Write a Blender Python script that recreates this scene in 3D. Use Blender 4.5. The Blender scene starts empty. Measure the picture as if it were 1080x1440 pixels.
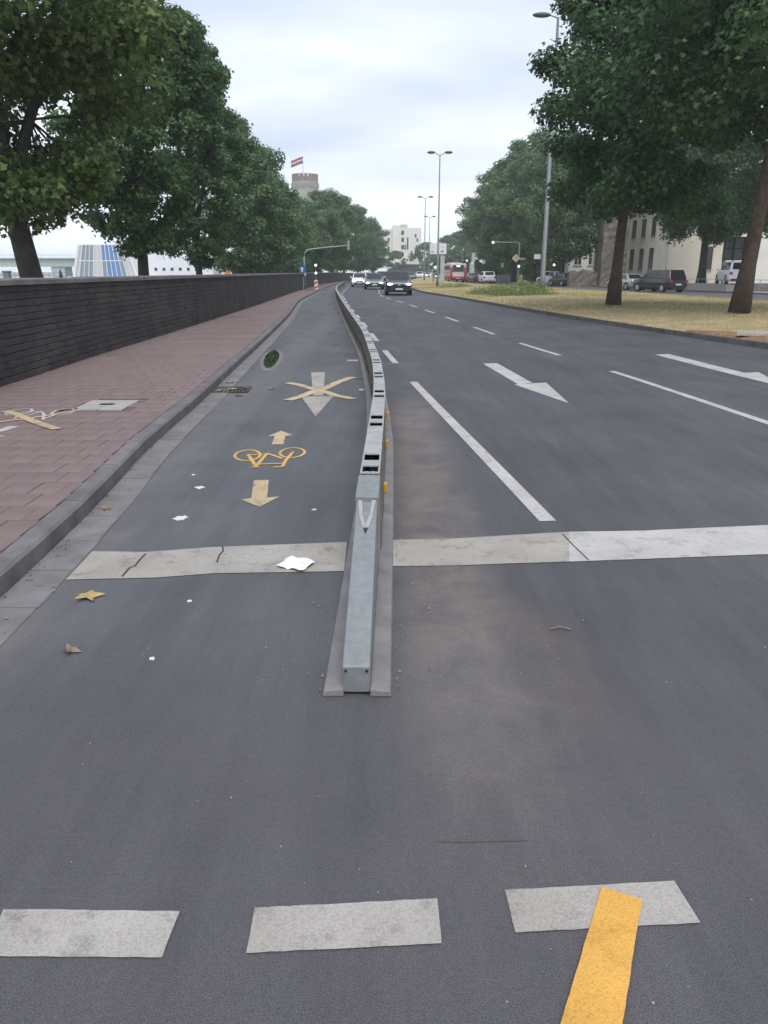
import bpy, math, random
import numpy as np
from mathutils import Vector, Matrix
random.seed(7)
R = math.radians
S = bpy.context.scene
C = S.collection

# ------------------------------------------------------------------ camera
HZ, FPX, CAMH = 382.0, 1080.0, 1.6          # horizon row, focal length in photo pixels, eye height
PITCH = math.atan((720-HZ)/FPX)
cam = bpy.data.cameras.new('camera'); camo = bpy.data.objects.new('camera', cam); C.objects.link(camo)
camo.location = (0, 0, CAMH); camo.rotation_euler = (R(90)-PITCH, 0, 0)
cam.sensor_fit = 'VERTICAL'; cam.sensor_height = 24.0; cam.lens = FPX/1440*24.0
cam.clip_start = .05; cam.clip_end = 6000
S.camera = camo
S.render.resolution_x, S.render.resolution_y = 768, 1024

# ------------------------------------------------------------------ sky, sun, exposure
SUN_EL, SUN_AZ = R(58), R(172)              # veiled sun high behind the camera
w = bpy.data.worlds.new('World'); S.world = w; w.use_nodes = True
nt = w.node_tree; N = nt.nodes; Lk = nt.links; N.clear()
def nd(tree, typ, **k):
    n = tree.nodes.new(typ)
    for a, b in k.items(): setattr(n, a, b)
    return n
out = nd(nt, 'ShaderNodeOutputWorld'); bg = nd(nt, 'ShaderNodeBackground'); bg.inputs[1].default_value = .093
sky = nd(nt, 'ShaderNodeTexSky', sky_type='NISHITA', sun_disc=False)
sky.sun_elevation = SUN_EL; sky.sun_rotation = SUN_AZ; sky.dust_density = 3; sky.air_density = 1.2
tc = nd(nt, 'ShaderNodeTexCoord'); sep = nd(nt, 'ShaderNodeSeparateXYZ'); Lk.new(tc.outputs['Generated'], sep.inputs[0])
add = nd(nt, 'ShaderNodeMath', operation='ADD'); add.inputs[1].default_value = .22
ab = nd(nt, 'ShaderNodeMath', operation='ABSOLUTE'); Lk.new(sep.outputs['Z'], ab.inputs[0]); Lk.new(ab.outputs[0], add.inputs[0])
dx = nd(nt, 'ShaderNodeMath', operation='DIVIDE'); Lk.new(sep.outputs['X'], dx.inputs[0]); Lk.new(add.outputs[0], dx.inputs[1])
dy = nd(nt, 'ShaderNodeMath', operation='DIVIDE'); Lk.new(sep.outputs['Y'], dy.inputs[0]); Lk.new(add.outputs[0], dy.inputs[1])
cmb = nd(nt, 'ShaderNodeCombineXYZ'); Lk.new(dx.outputs[0], cmb.inputs[0]); Lk.new(dy.outputs[0], cmb.inputs[1])
mp = nd(nt, 'ShaderNodeMapping'); mp.inputs['Location'].default_value = (6.2, 2.75, 0); mp.inputs['Rotation'].default_value = (0, 0, R(-24))
mp.inputs['Scale'].default_value = (.75, 1.15, 1); Lk.new(cmb.outputs[0], mp.inputs[0])
ns = nd(nt, 'ShaderNodeTexNoise'); ns.inputs['Scale'].default_value = .85; ns.inputs['Detail'].default_value = 5; ns.inputs['Roughness'].default_value = .5
ns.inputs['Distortion'].default_value = .25
Lk.new(mp.outputs[0], ns.inputs['Vector'])
cr = nd(nt, 'ShaderNodeValToRGB'); e = cr.color_ramp.elements
e[0].position = .4; e[0].color = (3.75, 4.3, 5.35, 1); e[1].position = .7; e[1].color = (7.3, 7.5, 7.7, 1)
m_ = cr.color_ramp.elements.new(.54); m_.color = (5.1, 5.5, 6.3, 1)
Lk.new(ns.outputs['Fac'], cr.inputs[0])
mx = nd(nt, 'ShaderNodeMixRGB'); mx.inputs[0].default_value = .94; Lk.new(sky.outputs[0], mx.inputs[1]); Lk.new(cr.outputs[0], mx.inputs[2])
hzr = nd(nt, 'ShaderNodeMapRange', interpolation_type='SMOOTHSTEP'); hzr.inputs[1].default_value = 0; hzr.inputs[2].default_value = .15; hzr.inputs[3].default_value = .8; hzr.inputs[4].default_value = 0
Lk.new(ab.outputs[0], hzr.inputs[0]); mh_ = nd(nt, 'ShaderNodeMixRGB'); Lk.new(hzr.outputs[0], mh_.inputs[0]); Lk.new(mx.outputs[0], mh_.inputs[1]); mh_.inputs[2].default_value = (8.3, 8.6, 8.8, 1)
Lk.new(mh_.outputs[0], bg.inputs[0]); Lk.new(bg.outputs[0], out.inputs[0])
sl = bpy.data.lights.new('sun', 'SUN'); sl.energy = 1.3; sl.angle = R(32); sl.color = (1, .96, .9)
so = bpy.data.objects.new('sun', sl); C.objects.link(so)
d_ = Vector((math.sin(SUN_AZ)*math.cos(SUN_EL), math.cos(SUN_AZ)*math.cos(SUN_EL), math.sin(SUN_EL)))
so.rotation_euler = d_.to_track_quat('Z', 'Y').to_euler(); so.location = (5, -40, 80)
S.cycles.volume_bounces = 2; S.cycles.diffuse_bounces = 5; S.cycles.transmission_bounces = 5
S.view_settings.view_transform = 'Standard'; S.view_settings.look = 'None'
S.view_settings.exposure = .98; S.view_settings.gamma = 1; S.view_settings.use_curve_mapping = False

# ------------------------------------------------------------------ pixel -> ground
_c, _s = math.cos(PITCH), math.sin(PITCH)
def G(x, y, z=0.0):
    u = (x-540)/FPX; v = (720-y)/FPX
    dz = -_s+v*_c; t = (z-CAMH)/dz
    return Vector((u*t, (_c+v*_s)*t, z))
def AT(x, Y, z=0.0):
    """world point at forward distance Y and height z, in column x of the photo"""
    depth = Y*_c-(z-CAMH)*_s
    return Vector(((x-540)/FPX*depth, Y, z))
def ZY(y, Y):
    """height seen in photo row y at forward distance Y"""
    return CAMH+Y*math.tan(math.atan((720-y)/FPX)-PITCH)
class Curve:
    """smooth x(y) through control points"""
    def __init__(s, pts):
        pts = sorted(pts, key=lambda p: p[1]); s.y = [p[1] for p in pts]; s.x = [p[0] for p in pts]
        n = len(pts); d = [(s.x[i+1]-s.x[i])/(s.y[i+1]-s.y[i]) for i in range(n-1)]
        s.m = [d[0]]+[(d[i-1]+d[i])/2 for i in range(1, n-1)]+[d[-1]]
    def __call__(s, y):
        if y <= s.y[0]: return s.x[0]+s.m[0]*(y-s.y[0])
        if y >= s.y[-1]: return s.x[-1]+s.m[-1]*(y-s.y[-1])
        i = 0
        while s.y[i+1] < y: i += 1
        h = s.y[i+1]-s.y[i]; t = (y-s.y[i])/h
        return ((2*t**3-3*t**2+1)*s.x[i]+(t**3-2*t*t+t)*h*s.m[i]+(-2*t**3+3*t*t)*s.x[i+1]+(t**3-t*t)*h*s.m[i+1])
    def slope(s, y): return (s(y+.05)-s(y-.05))/.1
FAR = [(75, -.4), (88, -.75), (104, -.75), (126, 0), (200, 5.5), (320, 17)]      # shape of the bend far off
cv_lane = Curve([(1.55, 0), (1.12, 4.68), (.45, 11.66), (.12, 15.31), (-.26, 20.12), (-.96, 29.33), (-1.68, 38.2), (-2.69, 52.9), (-3.1, 59)]
                + [(-3.2+b, a) for a, b in FAR])
cv_mid = Curve([(4.95, 0), (4.25, 8.41), (3.83, 13.05), (3.21, 18.1), (2.62, 25), (2.02, 32.2), (1.25, 40.7), (-.1, 54)]
               + [(-.1+b, a) for a, b in FAR])
cv_med = Curve([(9.5, 0), (8.3, 16.75), (7.85, 19.4), (6.95, 25.5), (6.0, 33.7), (4.4, 50.8), (3.0, 64)] + [(3.1+b, a) for a, b in FAR])
cv_medfar = Curve([(25, 0), (20.6, 40), (18.8, 57), (16.9, 70), (12.6, 100), (10.6, 124), (15, 200), (26, 320)])
cv_kerb = Curve([(-1.9, 0), (-1.97, 3.65), (-2.06, 5.3), (-2.2, 6.8), (-2.34, 9.7), (-2.52, 12.7), (-2.84, 18.3), (-3.5, 28.8), (-4.7, 44.6), (-5.1, 55)]
                + [(-5.35+b, a) for a, b in FAR])
cv_wall = Curve([(-4.75, 2), (-5.14, 10.3), (-5.3, 14.4), (-5.4, 20), (-5.72, 32), (-6.9, 64)] + [(-6.85+b, a) for a, b in FAR])
cv_bar = Curve([(-.107, 2.67), (-.078, 4.5), (-.056, 6.16), (-.045, 7.78), (-.065, 8.8), (-.1, 10.15), (-.19, 12), (-.36, 15.2), (-.67, 19.3),
                (-1.1, 24.8), (-2.0, 36.7), (-3.5, 58.8)] + [(-3.75+b, a) for a, b in FAR])

# ------------------------------------------------------------------ helpers
def mesh(name, V, F, mat=None, smooth=False, mats=None, fm=None):
    me = bpy.data.meshes.new(name); me.from_pydata([tuple(v) for v in V], [], F)
    for m in (mats or ([mat] if mat else [])): me.materials.append(m)
    if fm: me.polygons.foreach_set('material_index', fm)
    if smooth: me.polygons.foreach_set('use_smooth', [True]*len(me.polygons))
    me.update(); return me
def put(name, me, parent=None, loc=None, rot=None, world=False):
    o = bpy.data.objects.new(name, me); C.objects.link(o)
    if parent is not None:
        o.parent = parent
        if world: o.location = -Vector(parent.location)
    if loc is not None: o.location = loc
    if rot is not None: o.rotation_euler = rot
    return o
def tag(o, label=None, cat=None, group=None, kind=None):
    if label: o['label'] = label
    if cat: o['category'] = cat
    if group: o['group'] = group
    if kind: o['kind'] = kind
    return o
def empty(name, loc, label, cat, group=None, rz=0, scale=1):
    o = bpy.data.objects.new(name, None); C.objects.link(o); o.location = loc; o.rotation_euler = (0, 0, rz)
    o.scale = (scale,)*3; o.empty_display_size = .3
    return tag(o, label, cat, group)
def copy_tree(o, parent=None):
    c = o.copy(); C.objects.link(c); c.parent = parent
    for ch in o.children: copy_tree(ch, c)
    return c
class MB:
    def __init__(s): s.V = []; s.F = []; s.M = []
    def face(s, pts, m=0):
        n = len(s.V); s.V += [tuple(p) for p in pts]; s.F.append(tuple(range(n, n+len(pts)))); s.M.append(m)
    def hexa(s, p, m=0):
        """p: 4 bottom points (ccw seen from above), 4 top points"""
        n = len(s.V); s.V += [tuple(q) for q in p]
        for f in ((3, 2, 1, 0), (4, 5, 6, 7), (0, 1, 5, 4), (1, 2, 6, 5), (2, 3, 7, 6), (3, 0, 4, 7)):
            s.F.append(tuple(n+i for i in f)); s.M.append(m)
    def box(s, c, d, rz=0, m=0, taper=1.0):
        x, y, z = d[0]/2, d[1]/2, d[2]/2; ca, sa = math.cos(rz), math.sin(rz); P = []
        for zz in (-z, z):
            k = taper if zz > 0 else 1
            for a, b in ((-x, -y), (x, -y), (x, y), (-x, y)):
                a *= k; b *= k
                P.append((c[0]+a*ca-b*sa, c[1]+a*sa+b*ca, c[2]+zz))
        s.hexa(P, m)
    def tube(s, path, rad, n=8, m=0, cap=True):
        path = [Vector(p) for p in path]; base = len(s.V); k = len(path)
        up = Vector((0, 0, 1))
        for i, p in enumerate(path):
            t = (path[min(i+1, k-1)]-path[max(i-1, 0)]).normalized()
            a = t.cross(up)
            if a.length < .05: a = t.cross(Vector((1, 0, 0)))
            a.normalize(); b = t.cross(a)
            r = rad[i] if hasattr(rad, '__len__') else rad
            for j in range(n):
                q = 2*math.pi*j/n; s.V.append(tuple(p+a*(r*math.cos(q))+b*(r*math.sin(q))))
        for i in range(k-1):
            for j in range(n):
                A = base+i*n+j; B = base+i*n+(j+1) % n
                s.F.append((A, B, B+n, A+n)); s.M.append(m)
        if cap:
            s.F.append(tuple(base+j for j in range(n))[::-1]); s.M.append(m)
            s.F.append(tuple(base+(k-1)*n+j for j in range(n))); s.M.append(m)
    def lathe(s, prof, n=16, c=(0, 0, 0), m=0):
        base = len(s.V)
        for r, z in prof:
            for j in range(n):
                q = 2*math.pi*j/n; s.V.append((c[0]+r*math.cos(q), c[1]+r*math.sin(q), c[2]+z))
        for i in range(len(prof)-1):
            for j in range(n):
                A = base+i*n+j; B = base+i*n+(j+1) % n
                s.F.append((A, B, B+n, A+n)); s.M.append(m)
        s.F.append(tuple(base+j for j in range(n))[::-1]); s.M.append(m)
        s.F.append(tuple(base+(len(prof)-1)*n+j for j in range(n))); s.M.append(m)
    def ell(s, c, r, n=12, k=6, m=0, rz=0):
        base = len(s.V); ca, sa = math.cos(rz), math.sin(rz)
        for i in range(k+1):
            p = math.pi*i/k
            for j in range(n):
                q = 2*math.pi*j/n; x = r[0]*math.sin(p)*math.cos(q); y = r[1]*math.sin(p)*math.sin(q)
                s.V.append((c[0]+x*ca-y*sa, c[1]+x*sa+y*ca, c[2]-r[2]*math.cos(p)))
        for i in range(k):
            for j in range(n):
                A = base+i*n+j; B = base+i*n+(j+1) % n
                s.F.append((A, B, B+n, A+n)); s.M.append(m)
    def build(s, name, mats, parent=None, world=False, smooth=False, loc=None, rot=None):
        mats = mats if isinstance(mats, (list, tuple)) else [mats]
        me = mesh(name, s.V, s.F, mats=mats, fm=s.M, smooth=smooth)
        return put(name, me, parent, loc=loc, rot=rot, world=world)
def bevel(o, w_, seg=2):
    b = o.modifiers.new('bevel', 'BEVEL'); b.width = w_; b.segments = seg; b.limit_method = 'ANGLE'; b.angle_limit = R(30); return o

# ------------------------------------------------------------------ materials
M = {}
def mat(name, col, rough=.7, metal=0.0, var=0.0, vscale=6.0, bump=0.0, bscale=60.0, spec=.4, col2=None, ramp=(.35, .65), emit=None, estr=0, island=0.0, coat=0, trans=0):
    m = bpy.data.materials.new(name); m.use_nodes = True; t = m.node_tree; p = t.nodes['Principled BSDF']; L = t.links
    p.inputs['Roughness'].default_value = rough; p.inputs['Metallic'].default_value = metal
    p.inputs['Specular IOR Level'].default_value = spec; p.inputs['Coat Weight'].default_value = coat
    p.inputs['Base Color'].default_value = (*col, 1)
    co = nd(t, 'ShaderNodeTexCoord'); src = None
    if col2 is not None or var:
        c2 = col2 or tuple(min(1, c*(1+var)) for c in col); c1 = col if col2 else tuple(c*(1-var) for c in col)
        n = nd(t, 'ShaderNodeTexNoise'); n.inputs['Scale'].default_value = vscale; n.inputs['Detail'].default_value = 6; n.inputs['Roughness'].default_value = .62
        L.new(co.outputs['Object'], n.inputs['Vector'])
        r = nd(t, 'ShaderNodeValToRGB'); r.color_ramp.elements[0].position = ramp[0]; r.color_ramp.elements[1].position = ramp[1]
        r.color_ramp.elements[0].color = (*c1, 1); r.color_ramp.elements[1].color = (*c2, 1)
        L.new(n.outputs['Fac'], r.inputs[0]); src = r.outputs[0]
    if island:
        g = nd(t, 'ShaderNodeNewGeometry'); mr = nd(t, 'ShaderNodeMapRange'); mr.inputs[3].default_value = 1-island; mr.inputs[4].default_value = 1+island
        oi = nd(t, 'ShaderNodeObjectInfo'); ad = nd(t, 'ShaderNodeMath', operation='ADD'); fr = nd(t, 'ShaderNodeMath', operation='FRACT')
        L.new(g.outputs['Random Per Island'], ad.inputs[0]); L.new(oi.outputs['Random'], ad.inputs[1]); L.new(ad.outputs[0], fr.inputs[0])
        L.new(fr.outputs[0], mr.inputs[0])
        mm = nd(t, 'ShaderNodeMixRGB', blend_type='MULTIPLY'); mm.inputs[0].default_value = 1
        if src: L.new(src, mm.inputs[1])
        else: mm.inputs[1].default_value = (*col, 1)
        L.new(mr.outputs[0], mm.inputs[2]); src = mm.outputs[0]
    if src: L.new(src, p.inputs['Base Color'])
    if bump:
        n = nd(t, 'ShaderNodeTexNoise'); n.inputs['Scale'].default_value = bscale; n.inputs['Detail'].default_value = 5
        L.new(co.outputs['Object'], n.inputs['Vector']); b = nd(t, 'ShaderNodeBump'); b.inputs['Strength'].default_value = bump; b.inputs['Distance'].default_value = .02
        L.new(n.outputs['Fac'], b.inputs['Height']); L.new(b.outputs[0], p.inputs['Normal'])
    if emit:
        p.inputs['Emission Color'].default_value = (*emit, 1); p.inputs['Emission Strength'].default_value = estr
    M[name] = m; return m
def band(t, coord, a, b, soft):
    """1 inside a..b with soft edges"""
    m1 = nd(t, 'ShaderNodeMapRange', interpolation_type='SMOOTHSTEP'); m1.inputs[1].default_value = a-soft; m1.inputs[2].default_value = a+soft
    m2 = nd(t, 'ShaderNodeMapRange', interpolation_type='SMOOTHSTEP'); m2.inputs[1].default_value = b-soft; m2.inputs[2].default_value = b+soft
    m2.inputs[3].default_value = 1; m2.inputs[4].default_value = 0
    t.links.new(coord, m1.inputs[0]); t.links.new(coord, m2.inputs[0])
    mu = nd(t, 'ShaderNodeMath', operation='MULTIPLY'); t.links.new(m1.outputs[0], mu.inputs[0]); t.links.new(m2.outputs[0], mu.inputs[1]); return mu.outputs[0]
def asphalt(name, dark, light, dust=None, near=None, spec=.35):
    m = bpy.data.materials.new(name); m.use_nodes = True; t = m.node_tree; p = t.nodes['Principled BSDF']; L = t.links
    co = nd(t, 'ShaderNodeTexCoord'); P = co.outputs['Object']
    def noise(sc, det=4, ro=.6, vec=P, dist=0):
        n = nd(t, 'ShaderNodeTexNoise'); n.inputs['Scale'].default_value = sc; n.inputs['Detail'].default_value = det; n.inputs['Roughness'].default_value = ro
        n.inputs['Distortion'].default_value = dist; L.new(vec, n.inputs['Vector']); return n.outputs['Fac']
    def ramp(f, a, b, ca, cb):
        r = nd(t, 'ShaderNodeValToRGB'); r.color_ramp.elements[0].position = a; r.color_ramp.elements[1].position = b
        r.color_ramp.elements[0].color = (*ca, 1); r.color_ramp.elements[1].color = (*cb, 1); L.new(f, r.inputs[0]); return r.outputs[0]
    def mix(f, a, b, typ='MIX'):
        x = nd(t, 'ShaderNodeMixRGB', blend_type=typ)
        if isinstance(f, float): x.inputs[0].default_value = f
        else: L.new(f, x.inputs[0])
        for i, q in ((1, a), (2, b)):
            if isinstance(q, tuple): x.inputs[i].default_value = (*q, 1)
            else: L.new(q, x.inputs[i])
        return x.outputs[0]
    sepn = nd(t, 'ShaderNodeSeparateXYZ'); L.new(P, sepn.inputs[0])
    stretch = nd(t, 'ShaderNodeMapping'); stretch.inputs['Scale'].default_value = (1.5, .16, 1); stretch.inputs['Rotation'].default_value = (0, 0, R(-5)); L.new(P, stretch.inputs[0])
    blot = ramp(noise(.55, 5, .6), .3, .72, dark, light)
    if near: blot = mix(band(t, sepn.outputs['Y'], -50, 2.75, .5), blot, ramp(noise(.55, 5, .6), .3, .72, *near))
    strk = ramp(noise(1.6, 5, .65, stretch.outputs[0]), .3, .7, (.84,)*3, (1.16,)*3)
    col = mix(1.0, blot, strk, 'MULTIPLY')
    agg = ramp(noise(260, 2, .7), .3, .72, (.42,)*3, (1.68,)*3)
    agg = mix(1.0, agg, ramp(noise(48, 3, .75), .36, .66, (.92,)*3, (1.08,)*3), 'MULTIPLY')
    col = mix(1.0, col, agg, 'MULTIPLY')
    col = mix(1.0, col, ramp(noise(5, 6, .75, stretch.outputs[0]), .35, .65, (.9,)*3, (1.1,)*3), 'MULTIPLY')
    vo = nd(t, 'ShaderNodeTexVoronoi'); vo.inputs['Scale'].default_value = 26; L.new(P, vo.inputs['Vector'])
    sp = ramp(vo.outputs['Distance'], .05, .09, (1, 1, 1), (0, 0, 0))
    rare = ramp(noise(9, 3), .55, .68, (0, 0, 0), (1, 1, 1))
    spk = mix(1.0, sp, rare, 'MULTIPLY')
    col = mix(spk, col, tuple(min(1, c*2.3) for c in light))
    if dust:
        for (x0, x1, y0, y1, sx, sy, dc, amt) in dust:
            bx = band(t, sepn.outputs['X'], x0, x1, sx); by = band(t, sepn.outputs['Y'], y0, y1, sy)
            mu = nd(t, 'ShaderNodeMath', operation='MULTIPLY'); L.new(bx, mu.inputs[0]); L.new(by, mu.inputs[1])
            nn = ramp(noise(2.6, 6, .68, dist=.5), .22, .7, (0, 0, 0), (amt,)*3)
            mm = mix(1.0, nn, mu.outputs[0], 'MULTIPLY'); col = mix(mm, col, mix(1.0, dc, agg, 'MULTIPLY'))
    L.new(col, p.inputs['Base Color'])
    rr = nd(t, 'ShaderNodeMapRange'); rr.inputs[3].default_value = .62; rr.inputs[4].default_value = .9
    L.new(noise(1.2, 4, .6, stretch.outputs[0]), rr.inputs[0]); L.new(rr.outputs[0], p.inputs['Roughness'])
    p.inputs['Specular IOR Level'].default_value = spec
    b = nd(t, 'ShaderNodeBump'); b.inputs['Strength'].default_value = .5; b.inputs['Distance'].default_value = .006
    L.new(noise(170, 3, .7), b.inputs['Height']); L.new(b.outputs[0], p.inputs['Normal'])
    M[name] = m; return m
DUST = (.24, .2, .178)
RD = ((.058, .058, .065), (.088, .088, .098)); NEAR_DUST = (-3, 3, -1, 2.8, .4, 1.0, (.092, .083, .09), .6)
asphalt('asphalt_road', *RD, dust=[NEAR_DUST, (.1, .6, 2.4, 10, .16, 1.4, DUST, .62), (.55, .85, 2.4, 3.5, .2, .4, (.17, .125, .1), .45)])
asphalt('asphalt_bike', (.075, .079, .088), (.108, .112, .122), near=RD, dust=[NEAR_DUST, (-2.2, -1.55, 2, 30, .12, .6, (.17, .155, .15), .5)])
asphalt('asphalt_far', (.085, .088, .094), (.11, .113, .118))
def paint(name, col, wear=.5, under=(.1, .1, .105), sc=7):
    m = mat(name, col, rough=.65, spec=.35); t = m.node_tree; L = t.links; p = t.nodes['Principled BSDF']
    co = nd(t, 'ShaderNodeTexCoord')
    n = nd(t, 'ShaderNodeTexNoise'); n.inputs['Scale'].default_value = sc; n.inputs['Detail'].default_value = 8; n.inputs['Roughness'].default_value = .72; L.new(co.outputs['Object'], n.inputs['Vector'])
    r = nd(t, 'ShaderNodeValToRGB'); r.color_ramp.elements[0].position = .52; r.color_ramp.elements[1].position = .74; L.new(n.outputs['Fac'], r.inputs[0])
    r.color_ramp.elements[0].color = (0, 0, 0, 1); r.color_ramp.elements[1].color = (wear,)*3+(1,)
    n2 = nd(t, 'ShaderNodeTexNoise'); n2.inputs['Scale'].default_value = 150; n2.inputs['Detail'].default_value = 2; L.new(co.outputs['Object'], n2.inputs['Vector'])
    r2 = nd(t, 'ShaderNodeValToRGB'); r2.color_ramp.elements[0].position = .3; r2.color_ramp.elements[1].position = .7
    r2.color_ramp.elements[0].color = (.78, .77, .75, 1); r2.color_ramp.elements[1].color = (1.12, 1.12, 1.12, 1); L.new(n2.outputs['Fac'], r2.inputs[0])
    mm = nd(t, 'ShaderNodeMixRGB', blend_type='MULTIPLY'); mm.inputs[0].default_value = 1; mm.inputs[1].default_value = (*col, 1); L.new(r2.outputs[0], mm.inputs[2])
    n3 = nd(t, 'ShaderNodeTexNoise'); n3.inputs['Scale'].default_value = 2.3; n3.inputs['Detail'].default_value = 4; L.new(co.outputs['Object'], n3.inputs['Vector'])
    r3 = nd(t, 'ShaderNodeValToRGB'); r3.color_ramp.elements[0].position = .3; r3.color_ramp.elements[1].position = .7; r3.color_ramp.elements[0].color = (.82, .81, .79, 1); r3.color_ramp.elements[1].color = (1.1, 1.1, 1.1, 1); L.new(n3.outputs['Fac'], r3.inputs[0])
    m3 = nd(t, 'ShaderNodeMixRGB', blend_type='MULTIPLY'); m3.inputs[0].default_value = 1; L.new(mm.outputs[0], m3.inputs[1]); L.new(r3.outputs[0], m3.inputs[2])
    L.new(m3.outputs[0], p.inputs['Base Color'])
    pit = nd(t, 'ShaderNodeMapRange'); pit.inputs[1].default_value = .63; pit.inputs[2].default_value = .8; L.new(n2.outputs['Fac'], pit.inputs[0])
    mxx = nd(t, 'ShaderNodeMath', operation='MAXIMUM'); L.new(r.outputs[0], mxx.inputs[0]); ps = nd(t, 'ShaderNodeMath', operation='MULTIPLY'); ps.inputs[1].default_value = .55; L.new(pit.outputs[0], ps.inputs[0]); L.new(ps.outputs[0], mxx.inputs[1])
    tp_ = nd(t, 'ShaderNodeBsdfTransparent'); sh_ = nd(t, 'ShaderNodeMixShader'); L.new(mxx.outputs[0], sh_.inputs[0]); L.new(p.outputs[0], sh_.inputs[1]); L.new(tp_.outputs[0], sh_.inputs[2]); L.new(sh_.outputs[0], t.nodes['Material Output'].inputs['Surface'])
    b = nd(t, 'ShaderNodeBump'); b.inputs['Strength'].default_value = .35; b.inputs['Distance'].default_value = .005; L.new(n2.outputs['Fac'], b.inputs['Height']); L.new(b.outputs[0], p.inputs['Normal'])
    return m
paint('paint_white', (.45, .44, .435), .45)
paint('paint_cream', (.355, .335, .31), .5)
paint('paint_grey', (.36, .342, .32), .55)
paint('paint_yellow', (.62, .34, .075), .35, under=(.3, .2, .1))
paint('paint_ochre', (.62, .38, .12), .6)
paint('paint_pale_ochre', (.5, .39, .25), .9)
mat('slab', (.178, .132, .128), .85, var=.13, vscale=1.3, bump=.3, bscale=90, island=.055)
mat('slab_joint', (.12, .092, .088), .95, var=.25, vscale=8)
mat('kerb_stone', (.14, .132, .137), .85, var=.25, vscale=3.5, bump=.4, bscale=70, island=.08)
mat('kerb_dark', (.11, .105, .1), .9, var=.3, vscale=3.5, bump=.4, bscale=70, island=.1)
mat('gutter', (.165, .158, .163), .85, var=.16, vscale=4, bump=.35, bscale=80, island=.06)
mat('wall_stone', (.027, .026, .029), .85, col2=(.06, .053, .051), vscale=1.1, bump=.8, bscale=26, island=.17)
mat('wall_mortar', (.07, .066, .064), .95, var=.3, vscale=5)
mat('coping', (.15, .145, .14), .85, var=.25, vscale=3, bump=.5, bscale=40, island=.1)
mat('galv', (.235, .25, .255), .58, metal=.35, var=.1, vscale=24, bump=.06, bscale=40)
mat('galv_pale', (.33, .335, .33), .65, metal=.2, var=.14, vscale=9)
mat('galv_dirty', (.10, .082, .062), .8, metal=.1, col2=(.22, .195, .165), vscale=7, bump=.3, bscale=30)
mat('base_grey', (.19, .182, .185), .8, var=.16, vscale=5, bump=.3, bscale=90, island=.06)
mat('gap_dark', (.02, .02, .02), .9)
mat('reflector_yellow', (.5, .28, .04), .35, var=.1)
mat('bark', (.03, .027, .025), .95, col2=(.06, .054, .048), vscale=5, bump=1, bscale=18)
mat('bark_brown', (.06, .046, .036), .95, col2=(.11, .085, .065), vscale=5, bump=1, bscale=18)
def leafmat(name, c1, c2, c3):
    m = bpy.data.materials.new(name); m.use_nodes = True; t = m.node_tree; L = t.links; p = t.nodes['Principled BSDF']; o = t.nodes['Material Output']
    g = nd(t, 'ShaderNodeNewGeometry'); r = nd(t, 'ShaderNodeValToRGB'); el = r.color_ramp.elements
    el[0].color = (*c1, 1); el[1].color = (*c3, 1); q = el.new(.6); q.color = (*c2, 1); L.new(g.outputs['Random Per Island'], r.inputs[0])
    co = nd(t, 'ShaderNodeTexCoord'); n = nd(t, 'ShaderNodeTexNoise'); n.inputs['Scale'].default_value = .5; n.inputs['Detail'].default_value = 3; L.new(co.outputs['Object'], n.inputs['Vector'])
    mr = nd(t, 'ShaderNodeMapRange'); mr.inputs[1].default_value = .3; mr.inputs[2].default_value = .7; mr.inputs[3].default_value = .72; mr.inputs[4].default_value = 1.3; L.new(n.outputs['Fac'], mr.inputs[0])
    mm = nd(t, 'ShaderNodeMixRGB', blend_type='MULTIPLY'); mm.inputs[0].default_value = 1; L.new(r.outputs[0], mm.inputs[1]); L.new(mr.outputs[0], mm.inputs[2])
    L.new(mm.outputs[0], p.inputs['Base Color']); p.inputs['Roughness'].default_value = .5; p.inputs['Specular IOR Level'].default_value = .35
    tr = nd(t, 'ShaderNodeBsdfTranslucent'); L.new(mm.outputs[0], tr.inputs[0]); ms = nd(t, 'ShaderNodeMixShader'); ms.inputs[0].default_value = .45
    L.new(p.outputs[0], ms.inputs[1]); L.new(tr.outputs[0], ms.inputs[2]); L.new(ms.outputs[0], o.inputs['Surface']); M[name] = m
leafmat('leaf_plane', (.06, .1, .028), (.105, .17, .05), (.21, .28, .09))
leafmat('leaf_dark', (.044, .1, .038), (.078, .16, .06), (.16, .26, .095))
leafmat('leaf_verge', (.034, .08, .034), (.06, .128, .054), (.125, .21, .085))  # darker leaf copy for the right-hand trees, their weaker light painted into it
leafmat('leaf_mid', (.07, .135, .065), (.115, .205, .092), (.2, .3, .135))  # paler, bluer copy for farther trees, distance haze painted into the leaf colour
mat('straw', (.42, .35, .18), .9, island=.35)
mat('straw_green', (.23, .25, .09), .9, island=.35)
mat('weed', (.2, .25, .09), .8, island=.4)
mat('moss', (.03, .055, .02), .9, island=.5)
mat('verge_soil', (.27, .22, .12), .95, col2=(.40, .33, .18), vscale=1.1, bump=.6, bscale=12)
mat('soil_red', (.22, .12, .07), .95, var=.3, vscale=5, bump=.5, bscale=20)
mat('earth', (.16, .15, .135), .95, var=.2, vscale=.3)
mat('promenade', (.33, .31, .29), .9, var=.12, vscale=.5)
mat('water', (.16, .18, .18), .12, spec=.5, bump=.15, bscale=.8)
mat('white_render', (.68, .66, .61), .85, var=.06, vscale=.6)
mat('cream_render', (.64, .59, .49), .88, var=.07, vscale=.7)
mat('rubble', (.105, .092, .078), .95, col2=(.2, .175, .15), vscale=2.4, bump=1, bscale=5)
mat('tile_red', (.16, .032, .03), .8, var=.2, vscale=3)
mat('roof_grey', (.11, .11, .12), .8, var=.2, vscale=2)
mat('glass_dark', (.018, .02, .022), .08, spec=.6)
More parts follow.
